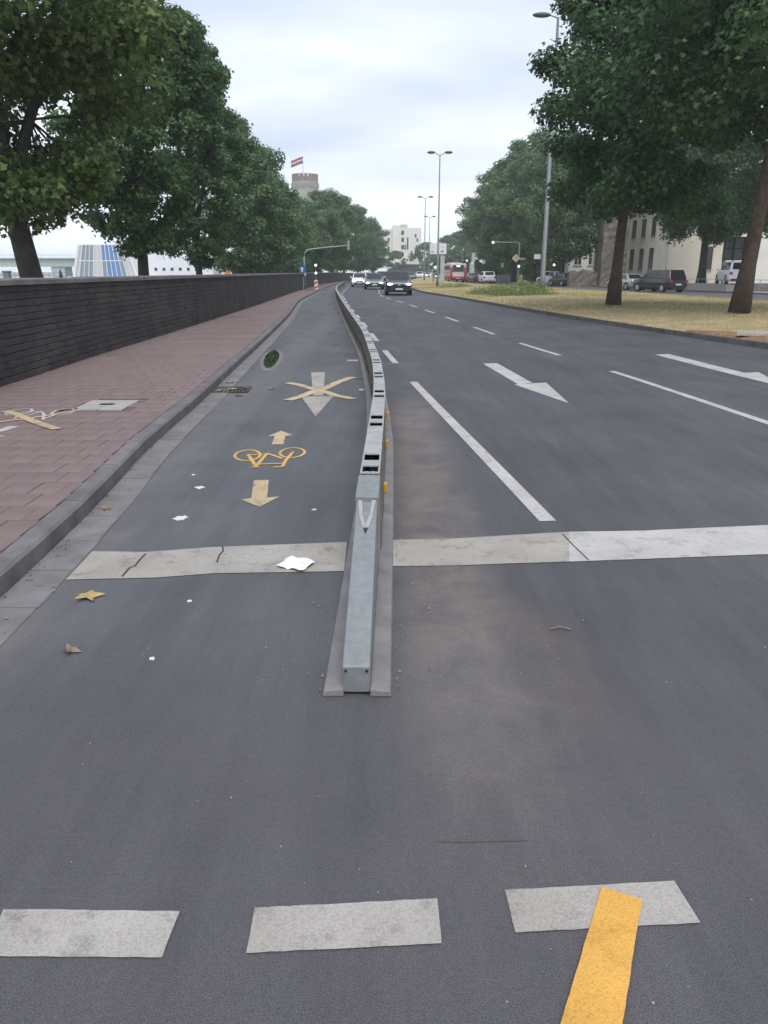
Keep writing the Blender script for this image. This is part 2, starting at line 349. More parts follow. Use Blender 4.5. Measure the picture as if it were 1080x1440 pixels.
mat('glass_house', (.03, .032, .035), .15, spec=.5)
mat('frame_brown', (.06, .04, .03), .6)
mat('frame_white', (.6, .6, .58), .6)
mat('metal_grey', (.17, .175, .185), .5, metal=.3, var=.1, vscale=3)
mat('metal_green', (.3, .36, .33), .5, metal=.2)
mat('metal_dark', (.035, .037, .042), .5)
mat('lamp_dark', (.075, .085, .115), .5)
mat('tower_brick', (.155, .105, .095), .95, col2=(.225, .16, .14), vscale=.8, bump=.5, bscale=4)
mat('tower_pale', (.28, .27, .235), .95, col2=(.36, .34, .3), vscale=.6)
mat('flag_red', (.26, .05, .06), .8); mat('flag_white', (.5, .48, .48), .8)
mat('bridge_green', (.36, .45, .38), .6, var=.06, vscale=.2)
mat('glass_blue', (.09, .2, .42), .1, spec=.6); mat('glass_steel', (.2, .25, .29), .12, spec=.6); mat('glass_milk', (.5, .5, .5), .3, spec=.5)
mat('panel_white', (.7, .72, .76), .5, var=.04, vscale=.5)
mat('tyre', (.02, .02, .021), .9); mat('rim', (.45, .46, .48), .35, metal=.6)
mat('car_dark', (.022, .026, .036), .3, metal=.2, coat=.6); mat('car_graphite', (.05, .06, .07), .3, metal=.3, coat=.6)
mat('car_white', (.72, .73, .74), .35, coat=.5); mat('car_silver', (.42, .43, .45), .32, metal=.5, coat=.5); mat('car_black', (.008, .009, .016), .25, coat=.7)
mat('car_blue', (.2, .26, .32), .35, metal=.3, coat=.5)
mat('car_trim', (.018, .018, .02), .6)
mat('head_on', (.95, .93, .85), .2, emit=(1, .96, .88), estr=1.1); mat('head_off', (.55, .57, .6), .15, spec=.6)
mat('tail_red', (.3, .012, .012), .3); mat('plate', (.62, .62, .6), .5)
mat('bus_red', (.4, .035, .04), .4, coat=.3); mat('bus_white', (.62, .56, .56), .45, coat=.2)
mat('sign_blue', (.03, .13, .42), .5); mat('sign_white', (.7, .71, .73), .5); mat('sign_yellow', (.7, .55, .12), .5); mat('sign_red', (.5, .04, .03), .5)
mat('sign_pale', (.48, .52, .56), .5, var=.05, vscale=1)
mat('light_green', (.3, 1, .75), .3, emit=(.45, 1, .85), estr=1.2); mat('light_white', (1, 1, 1), .3, emit=(.9, 1, 1), estr=.9); mat('light_amber', (1, .55, .25), .3, emit=(1, .5, .25), estr=2.2)
mat('paper', (.72, .72, .72), .8); mat('dead_leaf', (.36, .26, .11), .8, var=.2, vscale=30); mat('dead_leaf_brown', (.2, .15, .1), .8, var=.2, vscale=30)
mat('dropping', (.58, .58, .57), .9); mat('crack', (.03, .03, .032), .95); mat('iron', (.06, .055, .05), .75, var=.3, vscale=30)
mat('cover_concrete', (.33, .31, .295), .85, var=.12, vscale=8, bump=.3, bscale=80)
mat('billboard', (.13, .15, .17), .6, var=.1, vscale=1)
mat('orange', (.5, .2, .06), .7); mat('brick_tan', (.36, .24, .18), .9, var=.15, vscale=3)
mat('old_grey', (.4, .42, .42), .85, var=.1, vscale=1)

# ------------------------------------------------------------------ ground, river
def sheet(name, rows, material, kind='structure', parent=None):
    """rows: list of equally long rows of points"""
    V = [p for r in rows for p in r]; n = len(rows[0]); F = []
    for i in range(len(rows)-1):
        for j in range(n-1):
            a = i*n+j; F.append((a, a+1, a+n+1, a+n))
    o = put(name, mesh(name, V, F, material), parent)
    if kind: o['kind'] = kind
    return o
gx = [-2400, -420, -418, -62, -60, -7.6, -7.4, -3.4, 400, 2400]
gz = [-1, -1, -5, -5, -.6, -.6, -.06, -.06, -.06, -.06]
sheet('ground', [[(x, y, z) for x, z in zip(gx, gz)] for y in (-400, 0, 200, 600, 2400)], M['earth'])
sheet('river', [[(x, y, -3.4) for x in (-419.3, -60.6)] for y in (-400, 2400)], M['water'])
sheet('promenade', [[(x, y, -.55) for x in (-59.5, -7.9)] for y in (-40, 320)], M['promenade'])
YS = list(np.concatenate([np.arange(-6, 30, 1.0), np.arange(30, 130, 3.0), np.arange(130, 321, 8.0)]))
def strip(name, fl, fr, z, material, ys=YS, n=2, zf=None):
    rows = []
    for y in ys:
        a, b = fl(y), fr(y)
        rows.append([(a+(b-a)*i/(n-1), y, z if zf is None else zf(i/(n-1), y)) for i in range(n)])
    return sheet(name, rows, material)
road = strip('road', cv_bar, lambda y: cv_med(y)+.05, 0, M['asphalt_road'], n=6)
bike = strip('cycle_lane', lambda y: cv_kerb(y)+.0, cv_bar, 0, M['asphalt_bike'], n=4)
oroad = strip('opposite_road', lambda y: cv_medfar(y)-.05, lambda y: cv_medfar(y)+9.0, 0, M['asphalt_far'], n=4)

# ------------------------------------------------------------------ road markings (children of the surface they lie on)
def prism_sheet(name, pts, material, parent, z=.004):
    V = []; rd = random.Random(len(pts)*31+int(pts[0][0]*1000)); n = len(pts)
    for i in range(n):                                   # slightly ragged paint edge
        a, b = Vector((pts[i][0], pts[i][1])), Vector((pts[(i+1) % n][0], pts[(i+1) % n][1])); d = b-a; k = max(1, min(60, int(d.length/.03)))
        nr = Vector((-d.y, d.x)).normalized() if d.length else Vector((0, 0))
        for j in range(k):
            q = a+d*(j/k)+(nr*rd.uniform(-.0013, .0013) if j else Vector((0, 0))); V.append((q.x, q.y, z))
    return put(name, mesh(name, V, [tuple(range(len(V)))], material), parent)
def px_poly(name, pts, material, parent, z=.004, gz_=0.0):
    P = [G(a, b, gz_) for a, b in pts]
    ar = sum(P[i].x*P[(i+1) % len(P)].y-P[(i+1) % len(P)].x*P[i].y for i in range(len(P)))
    if ar < 0: P = P[::-1]
    return prism_sheet(name, P, material, parent, gz_+z)
def stroke_mb(mb, P, wd, z, closed=False):
    n = len(P); Lf = []; Rt = []
    for i in range(n):
        a = P[(i-1) % n] if (closed or i > 0) else P[i]; b = P[(i+1) % n] if (closed or i < n-1) else P[i]
        t = Vector((b[0]-a[0], b[1]-a[1], 0)).normalized(); q = Vector((-t.y, t.x, 0))*wd/2
        Lf.append((P[i][0]+q.x, P[i][1]+q.y, z)); Rt.append((P[i][0]-q.x, P[i][1]-q.y, z))
    for i in range(n if closed else n-1):
        j = (i+1) % n; mb.face([Rt[i], Rt[j], Lf[j], Lf[i]])
def line_y(name, cv, y0, y1, wd, material, parent, z=.004):
    mb = MB(); k = max(1, int((y1-y0)/1.0)); stroke_mb(mb, [(cv(y0+(y1-y0)*i/k), y0+(y1-y0)*i/k) for i in range(k+1)], wd, z)
    return mb.build(name, material, parent)
# stop line
px_poly('stop_line', [(92, 816), (130, 776), (205, 777), (300, 770), (488, 763), (484, 804), (300, 807), (220, 813)], M['paint_cream'], bike)
sl_top = [G(a, b) for a, b in ((551, 760), (640, 758), (720, 753), (800, 748.5), (900, 747), (1080, 739))]+[Vector((5.2, 5.1, 0)), Vector((8.9, 5.45, 0))]
sl_bot = [G(a, b) for a, b in ((551, 797), (640, 796), (720, 793), (800, 790.5), (900, 787), (1080, 780))]+[Vector((5.2, 4.6, 0)), Vector((8.9, 4.95, 0))]
prism_sheet('stop_line', sl_bot[:4]+sl_top[:4][::-1], M['paint_cream'], road)
prism_sheet('stop_line', sl_bot[3:]+sl_top[3:][::-1], M['paint_white'], road)
# near broken line and yellow works line
px_poly('broken_line_dash', [(-22, 1346), (5, 1280), (253, 1283), (228, 1348)], M['paint_grey'], bike)
px_poly('broken_line_dash', [(346, 1342), (358, 1278), (615, 1265), (621, 1328)], M['paint_grey'], bike)
px_poly('broken_line_dash', [(725, 1313), (710, 1253), (948, 1240), (985, 1299)], M['paint_grey'], road)
a_, b_, c_, d2_ = G(846, 1250), G(903, 1268), G(875, 1440), G(789, 1440)
prism_sheet('works_line', [d2_+(d2_-a_)*.8, c_+(c_-b_)*.8, b_, a_], M['paint_yellow'], road, .008)
# lane lines
line_y('lane_line', cv_lane, 4.9, 11.72, .115, M['paint_white'], road)
for k in range(22): line_y('lane_dash', cv_lane, 14.2+4.75*k, 16.6+4.75*k, .115, M['paint_white'], road)
line_y('lane_line', cv_mid, 5.1, 13.05, .12, M['paint_white'], road)
for k in range(20): line_y('lane_dash', cv_mid, 15.6+5.45*k, 18.35+5.45*k, .12, M['paint_white'], road)
# direction arrows
px_poly('arrow_shaft', [(679, 511.5), (699, 511), (748, 538.4), (729, 541)], M['paint_white'], road)
px_poly('arrow_head', [(723, 541), (768, 538.4), (800, 567.5)], M['paint_white'], road, .0045)
px_poly('arrow_shaft', [(921, 499), (940, 498), (1047, 524.6), (1030, 527)], M['paint_white'], road)
px_poly('arrow_head', [(1024, 525.5), (1067, 523.6), (1105, 545)], M['paint_white'], road, .0045)
def z4(x, y): return (300+x/4.91, 480+y/4.91)
px_poly('arrow_shaft', [z4(676, 216), z4(770, 214), z4(760, 376), z4(688, 376)], M['paint_cream'], bike)
px_poly('arrow_head', [z4(608, 384), z4(832, 378), z4(706, 522)], M['paint_cream'], bike, .0045)
mb = MB()
stroke_mb(mb, [G(*z4(512, 288)), G(*z4(600, 305)), G(*z4(690, 332)), G(*z4(760, 348)), G(*z4(850, 378)), G(*z4(968, 400))], .14, .008)
stroke_mb(mb, [G(*z4(512, 410)), G(*z4(605, 385)), G(*z4(690, 350)), G(*z4(770, 330)), G(*z4(860, 285)), G(*z4(960, 250))], .14, .0087)
mb.build('crossing_out', M['paint_pale_ochre'], bike)
px_poly('arrow', [z4(375, 658), z4(468, 620), z4(552, 650), z4(498, 656), z4(484, 714), z4(402, 714), z4(425, 655)], M['paint_pale_ochre'], bike)
px_poly('arrow', [z4(280, 962), z4(383, 960), z4(372, 1082), z4(458, 1074), z4(318, 1146), z4(188, 1094), z4(262, 1086)], M['paint_pale_ochre'], bike)
def ellipse_px(cx, cy, rx, ry, rot=0, n=28):
    P = []
    for i in range(n):
        q = 2*math.pi*i/n; x = rx*math.cos(q); y = ry*math.sin(q)
        P.append((cx+x*math.cos(rot)-y*math.sin(rot), cy+x*math.sin(rot)+y*math.cos(rot)))
    return P
mb = MB(); W_ = .028
stroke_mb(mb, [G(*z4(*p)) for p in ellipse_px(236, 789, 88, 36, -.06)], W_, .004, True)
stroke_mb(mb, [G(*z4(*p)) for p in ellipse_px(545, 771, 86, 33, -.06)], W_, .0043, True)
for k, seg in enumerate([[(240, 785), (325, 785), (372, 776), (480, 812)], [(372, 776), (292, 868)], [(240, 785), (292, 862)], [(310, 852), (490, 845)], [(553, 765), (500, 825), (478, 868)], [(415, 872), (480, 870)], [(258, 873), (318, 871)]]):
    stroke_mb(mb, [G(*z4(*p)) for p in seg], W_*1.15, .0046+.0003*k)
mb.build('bicycle_symbol', M['paint_ochre'], bike)
px_poly('paint_mark', [z4(925, 138), z4(925, 128), z4(1000, 128), z4(1000, 138)], M['paint_white'], bike)
px_poly('paint_mark', [z4(1000, 338), z4(1010, 328), z4(1042, 332), z4(1038, 342)], M['paint_white'], bike)
def crack(pts, parent, wd=.012, z=.0075):
    mb = MB(); stroke_mb(mb, [G(*p) for p in pts], wd, z); mb.build('crack', M['crack'], parent)
crack([(172, 812), (182, 800), (190, 797), (197, 788), (205, 780)], bike, .009)
crack([(305, 792), (309, 781), (314, 776), (313, 769)], bike, .008)
crack([(791, 752), (806, 768), (828, 789)], road, .006)
crack([(612, 1184), (650, 1185.5), (690, 1184), (742, 1183)], road, .0018, .002)

# ------------------------------------------------------------------ left pavement with slabs, kerb, gutter
KH = .12
def zpave(u, y): return KH-.012
pave = strip('pavement', lambda y: cv_wall(y)-.15, lambda y: cv_kerb(y)-.1, 0, M['slab_joint'], n=3, zf=zpave)
# slabs laid in running bond, joints real gaps
def slab_me(hx, hy, hz, ch=.006):
    V = []; 
    for z, k in ((-hz, 0), (hz-.003, 0), (hz, ch)):
        for a, b in ((-1, -1), (1, -1), (1, 1), (-1, 1)): V.append((a*(hx-k), b*(hy-k), z))
    F = [(8, 9, 10, 11)]
    for l in (0, 4):
        for j in range(4): F.append((l+j, l+(j+1) % 4, l+4+(j+1) % 4, l+4+j))
    return V, F
SX, SY = .2, .3
sv, sf = slab_me(SX/2-.0025, SY/2-.0025, .008, .004)
slab_mesh = mesh('slab', sv, sf, M['slab'])
sV = []; sF = []; cand = []
rw = 0; y = 2.0
holes = [(G(150, 570, KH).x, G(150, 570, KH).y)]
while y < 66:
    x0 = cv_wall(y)+.0; x1 = cv_kerb(y)-.135; k = 0; sh = (rw % 2)*SX*.5
    x = x1-SX/2-sh
    if sh: cand.append((x1-SX/4, y, True))
    while x > x0-.1:
        cand.append((x, y, False)); x -= SX
    y += SY*.5; rw += 1
    y += SY*.5
cand = [c for c in cand if not (abs(c[0]-holes[0][0]) < .33 and abs(c[1]-holes[0][1]) < .42)]
def size_px(x, y): return 1/(y*y+x*x)
vis = sorted([c for c in cand if not c[2] and abs(c[0]) < .53*(c[1]*_c+.45) and c[1] > 3.3], key=lambda c: -size_px(c[0], c[1]))[:300]
vs = set((c[0], c[1]) for c in vis)
for (x, y, half) in cand:
    z = KH-.004+random.uniform(-.0018, .0018); rz = math.atan(-cv_kerb.slope(y))
    if (x, y) in vs:
        put('slab', slab_mesh, pave, loc=(x, y, z), rot=(random.uniform(-.004, .004), random.uniform(-.004, .004), random.uniform(-.006, .006)))
    else:
        b = len(sV); kx = .5 if half else 1
        sV += [(x+vx*kx, y+vy, z+vz) for vx, vy, vz in sv]; sF += [tuple(b+i for i in f) for f in sf]
o = put('slabs_farther_off', mesh('slabs', sV, sF, M['slab']), pave); o['kind'] = 'stuff'
kerb = sheet('kerb', [[(cv_kerb(y)-.125, y, -.02), (cv_kerb(y)-.005, y, -.02)] for y in YS], M['slab_joint'])
gut = strip('gutter', lambda y: cv_kerb(y)+.002, lambda y: cv_kerb(y)+.24, .003, M['slab_joint'])
def along(cv, y0, y1, step):
    y = y0
    while y < y1:
        dy_ = step/math.sqrt(1+cv.slope(y)**2); yield y, min(y+dy_, y1+.01); y += dy_
def stone_piece(name, cv, ya, yb, xo0, xo1, z0, z1, material, parent, ch=.018, gap=.006):
    ya += gap/2; yb -= gap/2; mb = MB(); pr = [(xo0, z0), (xo1, z0), (xo1, z1-ch), (xo1-ch, z1), (xo0, z1)]
    V = []
    for y in (ya, yb):
        for a, z in pr: V.append((cv(y)+a, y, z))
    n = len(pr); F = [tuple(range(n)), tuple(range(n, 2*n))[::-1]]+[(i, n+i, n+(i+1) % n, (i+1) % n) for i in range(n)]
    me = mesh(name, V, F, material); return put(name, me, parent)
for ya, yb in along(cv_kerb, -1, 110, 1.0):
    stone_piece('kerb_stone', cv_kerb, ya, yb, -.13, 0, -.02, KH+random.uniform(-.003, .003), M['kerb_stone'], kerb)
for ya, yb in along(cv_kerb, -1, 70, .5):
    stone_piece('gutter_slab', cv_kerb, ya, yb, .005, .235+random.uniform(-.004, .01), -.01, .006+random.uniform(0, .003), M['gutter'], gut, ch=.004, gap=.008)

# ------------------------------------------------------------------ stone wall beside the pavement
wl = empty('stone_wall', (cv_wall(10), 10, KH), 'long dark basalt block wall running along the red pavement', 'wall')
WH = 1.3; NC = 13; CHT = WH/NC
mb = MB()
ys = [y for y in YS if 2 <= y <= 320]
for i in range(len(ys)-1):
    a, b = ys[i], ys[i+1]
    mb.hexa([(cv_wall(a)-.42, a, -.55), (cv_wall(a)-.012, a, -.55), (cv_wall(b)-.012, b, -.55), (cv_wall(b)-.42, b, -.55),
             (cv_wall(a)-.42, a, KH+WH-.005), (cv_wall(a)-.012, a, KH+WH-.005), (cv_wall(b)-.012, b, KH+WH-.005), (cv_wall(b)-.42, b, KH+WH-.005)])
mb.build('core', M['wall_mortar'], wl, world=True)
blocks = []
for r_ in range(NC):
    y = 6.5+random.random()*.4
    while y < 130:
        ln = random.uniform(.2, .48) if y < 60 else random.uniform(.8, 1.6)
        blocks.append((y, ln, r_)); y += ln
bs = sorted([b for b in blocks if b[0] > 9.6], key=lambda b: b[0])
near = set(id(b) for b in bs[:300])
fV = []; fF = []
for b in blocks:
    y, ln, r_ = b; ya, yb = y+.002, y+ln-.002; z0 = KH+r_*CHT+.005; z1 = KH+(r_+1)*CHT-.005; dp = random.uniform(.004, .014)
    if r_ == 0: z0 = KH-.02
    xa, xb = cv_wall(ya), cv_wall(yb); c = .008
    V = [(xa-.03, ya, z0), (xb-.03, yb, z0), (xb-.03, yb, z1), (xa-.03, ya, z1),
         (xa+dp-c, ya, z0), (xb+dp-c, yb, z0), (xb+dp-c, yb, z1), (xa+dp-c, ya, z1),
         (xa+dp, ya+c, z0+c), (xb+dp, yb-c, z0+c), (xb+dp, yb-c, z1-c), (xa+dp, ya+c, z1-c)]
    F = [(8, 9, 10, 11)]+[(l+j, l+(j+1) % 4, l+4+(j+1) % 4, l+4+j) for l in (0, 4) for j in range(4)]
    if id(b) in near: put('block', mesh('block', V, F, M['wall_stone']), wl, world=True)
    else:
        n = len(fV); fV += V; fF += [tuple(n+i for i in f) for f in F]
o = put('blocks_farther_off', mesh('blocks', fV, fF, M['wall_stone']), wl, world=True); o['kind'] = 'stuff'
for ya, yb in along(cv_wall, 4, 130, 1.2):
    o = stone_piece('coping_stone', cv_wall, ya, yb, -.46, .045, KH+WH, KH+WH+.085+random.uniform(-.004, .004), M['coping'], None, ch=.02)
    o.parent = wl; o.location = -Vector(wl.location)

# ------------------------------------------------------------------ central reservation (dry grass), kerb, soil
def zmed(u, y): return .11+.2*math.sin(math.pi*min(max(u, 0), 1))**.8
verge = strip('grass_verge', lambda y: cv_med(y)+.1, lambda y: cv_medfar(y)-.1, 0, M['verge_soil'], n=14, zf=zmed)
mk = sheet('median_kerb', [[(cv_med(y)+.01, y, -.02), (cv_med(y)+.12, y, -.02)] for y in YS], M['slab_joint'])
for ya, yb in along(cv_med, 8, 120, 1.0):
    V = []; mbk = MB(); z1 = .12+random.uniform(-.004, .004); A, B = ya+.004, yb-.004
    mbk.hexa([(cv_med(A), A, -.02), (cv_med(A)+.14, A, -.02), (cv_med(B)+.14, B, -.02), (cv_med(B), B, -.02), (cv_med(A)+.015, A, z1), (cv_med(A)+.14, A, z1), (cv_med(B)+.14, B, z1), (cv_med(B)+.015, B, z1)])
    mbk.build('kerb_stone', M['kerb_dark'], mk)
rng = np.random.default_rng(5)
def blades(name, pts, hmin, hmax, wd, material, lean=.45, hs=None):
    n = len(pts); h = rng.uniform(hmin, hmax, n)*(1 if hs is None else hs); a = rng.uniform(0, 2*np.pi, n); l = rng.uniform(0, lean, n)*h; b = rng.uniform(0, 2*np.pi, n)
    P = np.asarray(pts); wv = np.stack([np.cos(a), np.sin(a), np.zeros(n)], 1)*wd[0]
    wv *= rng.uniform(.6, 1.4, n)[:, None]
    tip = P+np.stack([np.cos(b)*l, np.sin(b)*l, h], 1)
    V = np.stack([P-wv, P+wv, tip], 1).reshape(-1, 3)
    me = bpy.data.meshes.new(name); me.vertices.add(3*n); me.vertices.foreach_set('co', V.ravel())
    me.loops.add(3*n); me.loops.foreach_set('vertex_index', np.arange(3*n)); me.polygons.add(n)
    me.polygons.foreach_set('loop_start', np.arange(n)*3); me.polygons.foreach_set('loop_total', np.full(n, 3))
    me.materials.append(material); me.update(calc_edges=True); return me
def verge_pts(n, y0, y1, patch=0):
    out = []
    ph = rng.uniform(0, 9, 4)
    while len(out) < n:
        y = y0+(y1-y0)*rng.random()**1.5; u = rng.random()
        x = cv_med(y)+.15+(cv_medfar(y)-cv_med(y)-.3)*u
        if patch:
            q = math.sin(x*.9+ph[0])+math.sin(y*.45+ph[1])+math.sin((x+y)*.37+ph[2])
            if (q < .6) == (patch > 0): continue
        out.append((x, y, zmed(u, y)-.01))
    return out
tag(put('dry_grass', blades('dry_grass', verge_pts(90000, 12, 95), .03, .1, (.009,), M['straw'])), 'short dry straw coloured grass covering the road verge', 'grass', kind='stuff')
tag(put('green_grass', blades('green_grass', verge_pts(34000, 12, 95, 1), .03, .1, (.009,), M['straw_green'])), 'patches of greener grass in the dry verge', 'grass', kind='stuff')
# bare red soil and a pale broken kerb slab at the verge edge
sp_ = G(1060, 474, .14); rows = []
for i in range(9):
    yy = 14.5+i*.75; rows.append([])
    for j in range(6):
        x = cv_med(yy)+.16+j/5*(1.25+.35*math.sin(i*1.9))*math.sin(math.pi*(i+.6)/9.2); u = (x-cv_med(yy)-.1)/(cv_medfar(yy)-cv_med(yy)-.2)
        rows[-1].append((x, yy, zmed(u, yy)+.03*math.sin(math.pi*j/5)+.006))
sheet('bare_soil', rows, M['soil_red'])
mb = MB(); mb.hexa([(-.45, -.14, 0), (.5, -.1, 0), (.42, .16, 0), (-.36, .12, 0), (-.43, -.12, .09), (.48, -.08, .1), (.4, .14, .1), (-.35, .1, .08)])
o = mb.build('stone_slab', M['cover_concrete'], loc=(sp_.x, sp_.y, .17), rot=(.03, .02, -.1)); bevel(o, .015)
tag(o, 'pale broken stone slab lying in red soil at the verge edge', 'slab')

# ------------------------------------------------------------------ steel barrier between cycle lane and road
bar = empty('steel_barrier', (cv_bar(2.67), 2.67, 0), 'low galvanised steel barrier dividing cycle lane from road', 'barrier')
def frame(y): 
    s = cv_bar.slope(y); t = Vector((s, 1, 0)).normalized(); return Vector((cv_bar(y), y, 0)), t, Vector((t.y, -t.x, 0))   # right-hand normal
def bhexa(mb, ya, yb, o0, o1, z0, z1, za1=None, m=0, o0t=None, o1t=None):
    """box between distances ya..yb, lateral offsets o0..o1 (top offsets optional), za1 = top height at ya"""
    P = []
    za1 = z1 if za1 is None else za1
    for top in (0, 1):
        a0 = o0 if not top or o0t is None else o0t; a1 = o1 if not top or o1t is None else o1t
        for y, o_ in ((ya, a0), (ya, a1), (yb, a1), (yb, a0)):
            p, t, n = frame(y); zz = z0 if not top else (za1 if y == ya else z1)
            P.append(p+n*o_+Vector((0, 0, zz)))
    mb.hexa(P, m)
HB = .5; TW = .056; SEG = 1.38; BW = .138
# base strips: left and right flange pieces, each its own part
edges = []; y = 2.67
first = 2.02
for i in range(62):
    ln = first if i == 0 else 1.4
    edges.append((y, y+ln-.012)); y += ln
for ya, yb in edges:
    if yb > 92: break
    for sgn in (-1, 1):
        mb = MB()
        if sgn < 0: bhexa(mb, ya, yb, -BW, -TW+.004, 0, .036, za1=.036, o0t=-BW+.008)
        else: bhexa(mb, ya, yb, TW-.004, BW, 0, .036, za1=.036, o1t=BW-.008)
        # flange slopes gently down to the outside
        V = []
        for (vx, vy, vz) in mb.V:
            p, t, n = frame(vy); of = abs((Vector((vx, vy, 0))-p).dot(n))
            V.append((vx, vy, vz-.01*max(0, (of-TW)/(BW-TW)) if vz > .015 else vz))
        mb.V = V
        o = mb.build('base_flange', M['base_grey'], bar, world=True); bevel(o, .006)
# ramped terminal
Y0, Y1 = 2.685, 3.98
mb = MB(); bhexa(mb, Y0, Y1, -.057, .052, .012, .47, za1=.126)
o = mb.build('end_ramp', M['galv'], bar, world=True); bevel(o, .005)
for sx in (-.043, .039):
    mb = MB(); p, t, n = frame(Y0); c = p+n*sx
    mb.tube([c+Vector((0, -.004, .108)), c+Vector((0, .01, .108))], .006, 8)
    mb.build('bolt_hole', M['gap_dark'], bar, world=True)
def rampz(y): return .126+(.47-.126)*(y-Y0)/(Y1-Y0)
mb = MB()
for sgn in (-1, 1):                                     # raised V gusset welded on the ramp
    for (ya, yb, oa, ob) in ((3.64, 3.74, .006, .026), (3.74, 3.87, .026, .036)):
        P = []
        for h_ in (-.004, .014):
            for y, o_ in ((ya, oa*sgn-.009), (ya, oa*sgn+.009), (yb, ob*sgn+.011), (yb, ob*sgn-.011)):
                p, t, n = frame(y); P.append(p+n*(o_-.002)+Vector((0, 0, rampz(y)+h_*(1 if h_ < 0 else (y-3.6)/.27))))
        mb.hexa(P)
o = mb.build('gusset', M['galv_pale'], bar, world=True)
mb = MB(); p, t, n = frame(3.6); z = rampz(3.6)+.003
mb.face([p+n*-.012+t*.03+Vector((0, 0, z+.0082)), p+n*.0+t*-.02+Vector((0, 0, z-.005)), p+n*.012+t*.03+Vector((0, 0, z+.0082))])
mb.build('drain_hole', M['gap_dark'], bar, world=True)
mb = MB(); bhexa(mb, 3.88, 4.265, -.065, .06, .06, .49, za1=.472)
o = mb.build('sleeve', M['galv'], bar, world=True); bevel(o, .006)
# hollow rail segments: two webs and a top plate, a slot left open at each joint
def segment(ya, yb, k):
    """one hollow length: webs, top plate with an open slot near its start and a bolt pocket before it"""
    mb = MB(); tw = TW
    bhexa(mb, ya, yb-.004, -tw-.012, -tw-.002, .045, HB-.008, o0t=-tw, o1t=-tw+.01, m=1)
    bhexa(mb, ya, yb-.004, tw+.002, tw+.012, .045, HB-.008, o0t=tw-.01, o1t=tw, m=1)
    s0, s1, s2, s3 = ya+.025, ya+.17, ya+.31, ya+.48      # pocket s0..s1, slot s2..s3
    for a, b in ((ya, s0), (s1, s2), (s3, yb-.004)): bhexa(mb, a, b, -tw-.001, tw+.001, HB-.0075, HB, m=0)
    for a, b in ((s0, s1), (s2, s3)):
        bhexa(mb, a, b, -tw-.001, -tw+.009, HB-.0075, HB, m=0); bhexa(mb, a, b, tw-.009, tw+.001, HB-.0075, HB, m=0)
    bhexa(mb, s0-.02, s1+.02, -tw+.012, tw-.012, HB-.07, HB-.045, m=2)      # tongue of the neighbouring length in the pocket
    bhexa(mb, s2-.02, s3+.03, -tw+.012, tw-.012, .2, .22, m=2)
    o = mb.build('rail_segment', [M['galv_pale'], M['galv_dirty'], M['gap_dark']], bar, world=True)
    if k < 14:
        mb = MB(); p, t, n = frame((s0+s1)/2)
        for off in (-.018, .016):
            c = p+n*off; mb.tube([c+Vector((0, 0, HB-.045)), c+Vector((0, 0, HB-.018))], .011, 6)
        mb.build('bolt', M['galv'], bar, world=True)
    if k < 26:
        mb = MB(); yy = ya+.72
        bhexa(mb, yy, yy+.07, tw+.01, tw+.036, .17, .235)
        o = mb.build('reflector', M['reflector_yellow'], bar, world=True); bevel(o, .006)
y = 4.27; k = 0
while y < 92:
    segment(y, y+SEG, k); y += SEG; k += 1
# holes along the side of the rail facing the cycle lane
for k in range(34):
    yy = 8.6+.66*k; mb = MB(); p, t, n = frame(yy); c = p+n*(-TW-.0125)
    mb.box(c+Vector((0, 0, .2)), (.012, .09, .06), rz=math.atan2(-t.x, t.y)); mb.build('slot', M['gap_dark'], bar, world=True)

# ------------------------------------------------------------------ trees
def leaf_mesh(name, P, Nrm, size, material, fine):
    """one leaf-shaped face group at each point"""
    n = len(P); up = np.tile([0, 0, 1.0], (n, 1))
    ax = rng.normal(size=(n, 3)); ax[:, 2] -= .35
    a = ax-(ax*Nrm).sum(1)[:, None]*Nrm; a /= np.linalg.norm(a, axis=1)[:, None]; b = np.cross(Nrm, a)
    if fine:
        uv = [(0, 0, 0), (.3, .52, .06), (.5, .24, .02), (1, 0, -.1), (.5, -.24, .02), (.3, -.52, .06)]; F = [(0, 1, 2), (0, 2, 3), (0, 3, 4), (0, 4, 5)]
    else:
        uv = [(0, 0, 0), (.45, .42, .06), (1, 0, -.08), (.45, -.42, .06)]; F = [(0, 1, 2), (0, 2, 3)]
    sz = size*rng.uniform(.65, 1.3, n)
    V = np.stack([P+(a*(u-.4)+b*v+Nrm*w_)*sz[:, None] for u, v, w_ in uv], 1)
    k = len(uv); fa = (np.arange(n)[:, None, None]*k+np.array(F)[None]).reshape(-1, 3); nf = len(fa)
    me = bpy.data.meshes.new(name); me.vertices.add(n*k); me.vertices.foreach_set('co', V.ravel())
    me.loops.add(nf*3); me.loops.foreach_set('vertex_index', fa.ravel().astype(np.int32)); me.polygons.add(nf)
    me.polygons.foreach_set('loop_start', np.arange(nf)*3); me.polygons.foreach_set('loop_total', np.full(nf, 3))
    me.materials.append(material); me.update(calc_edges=True); return me
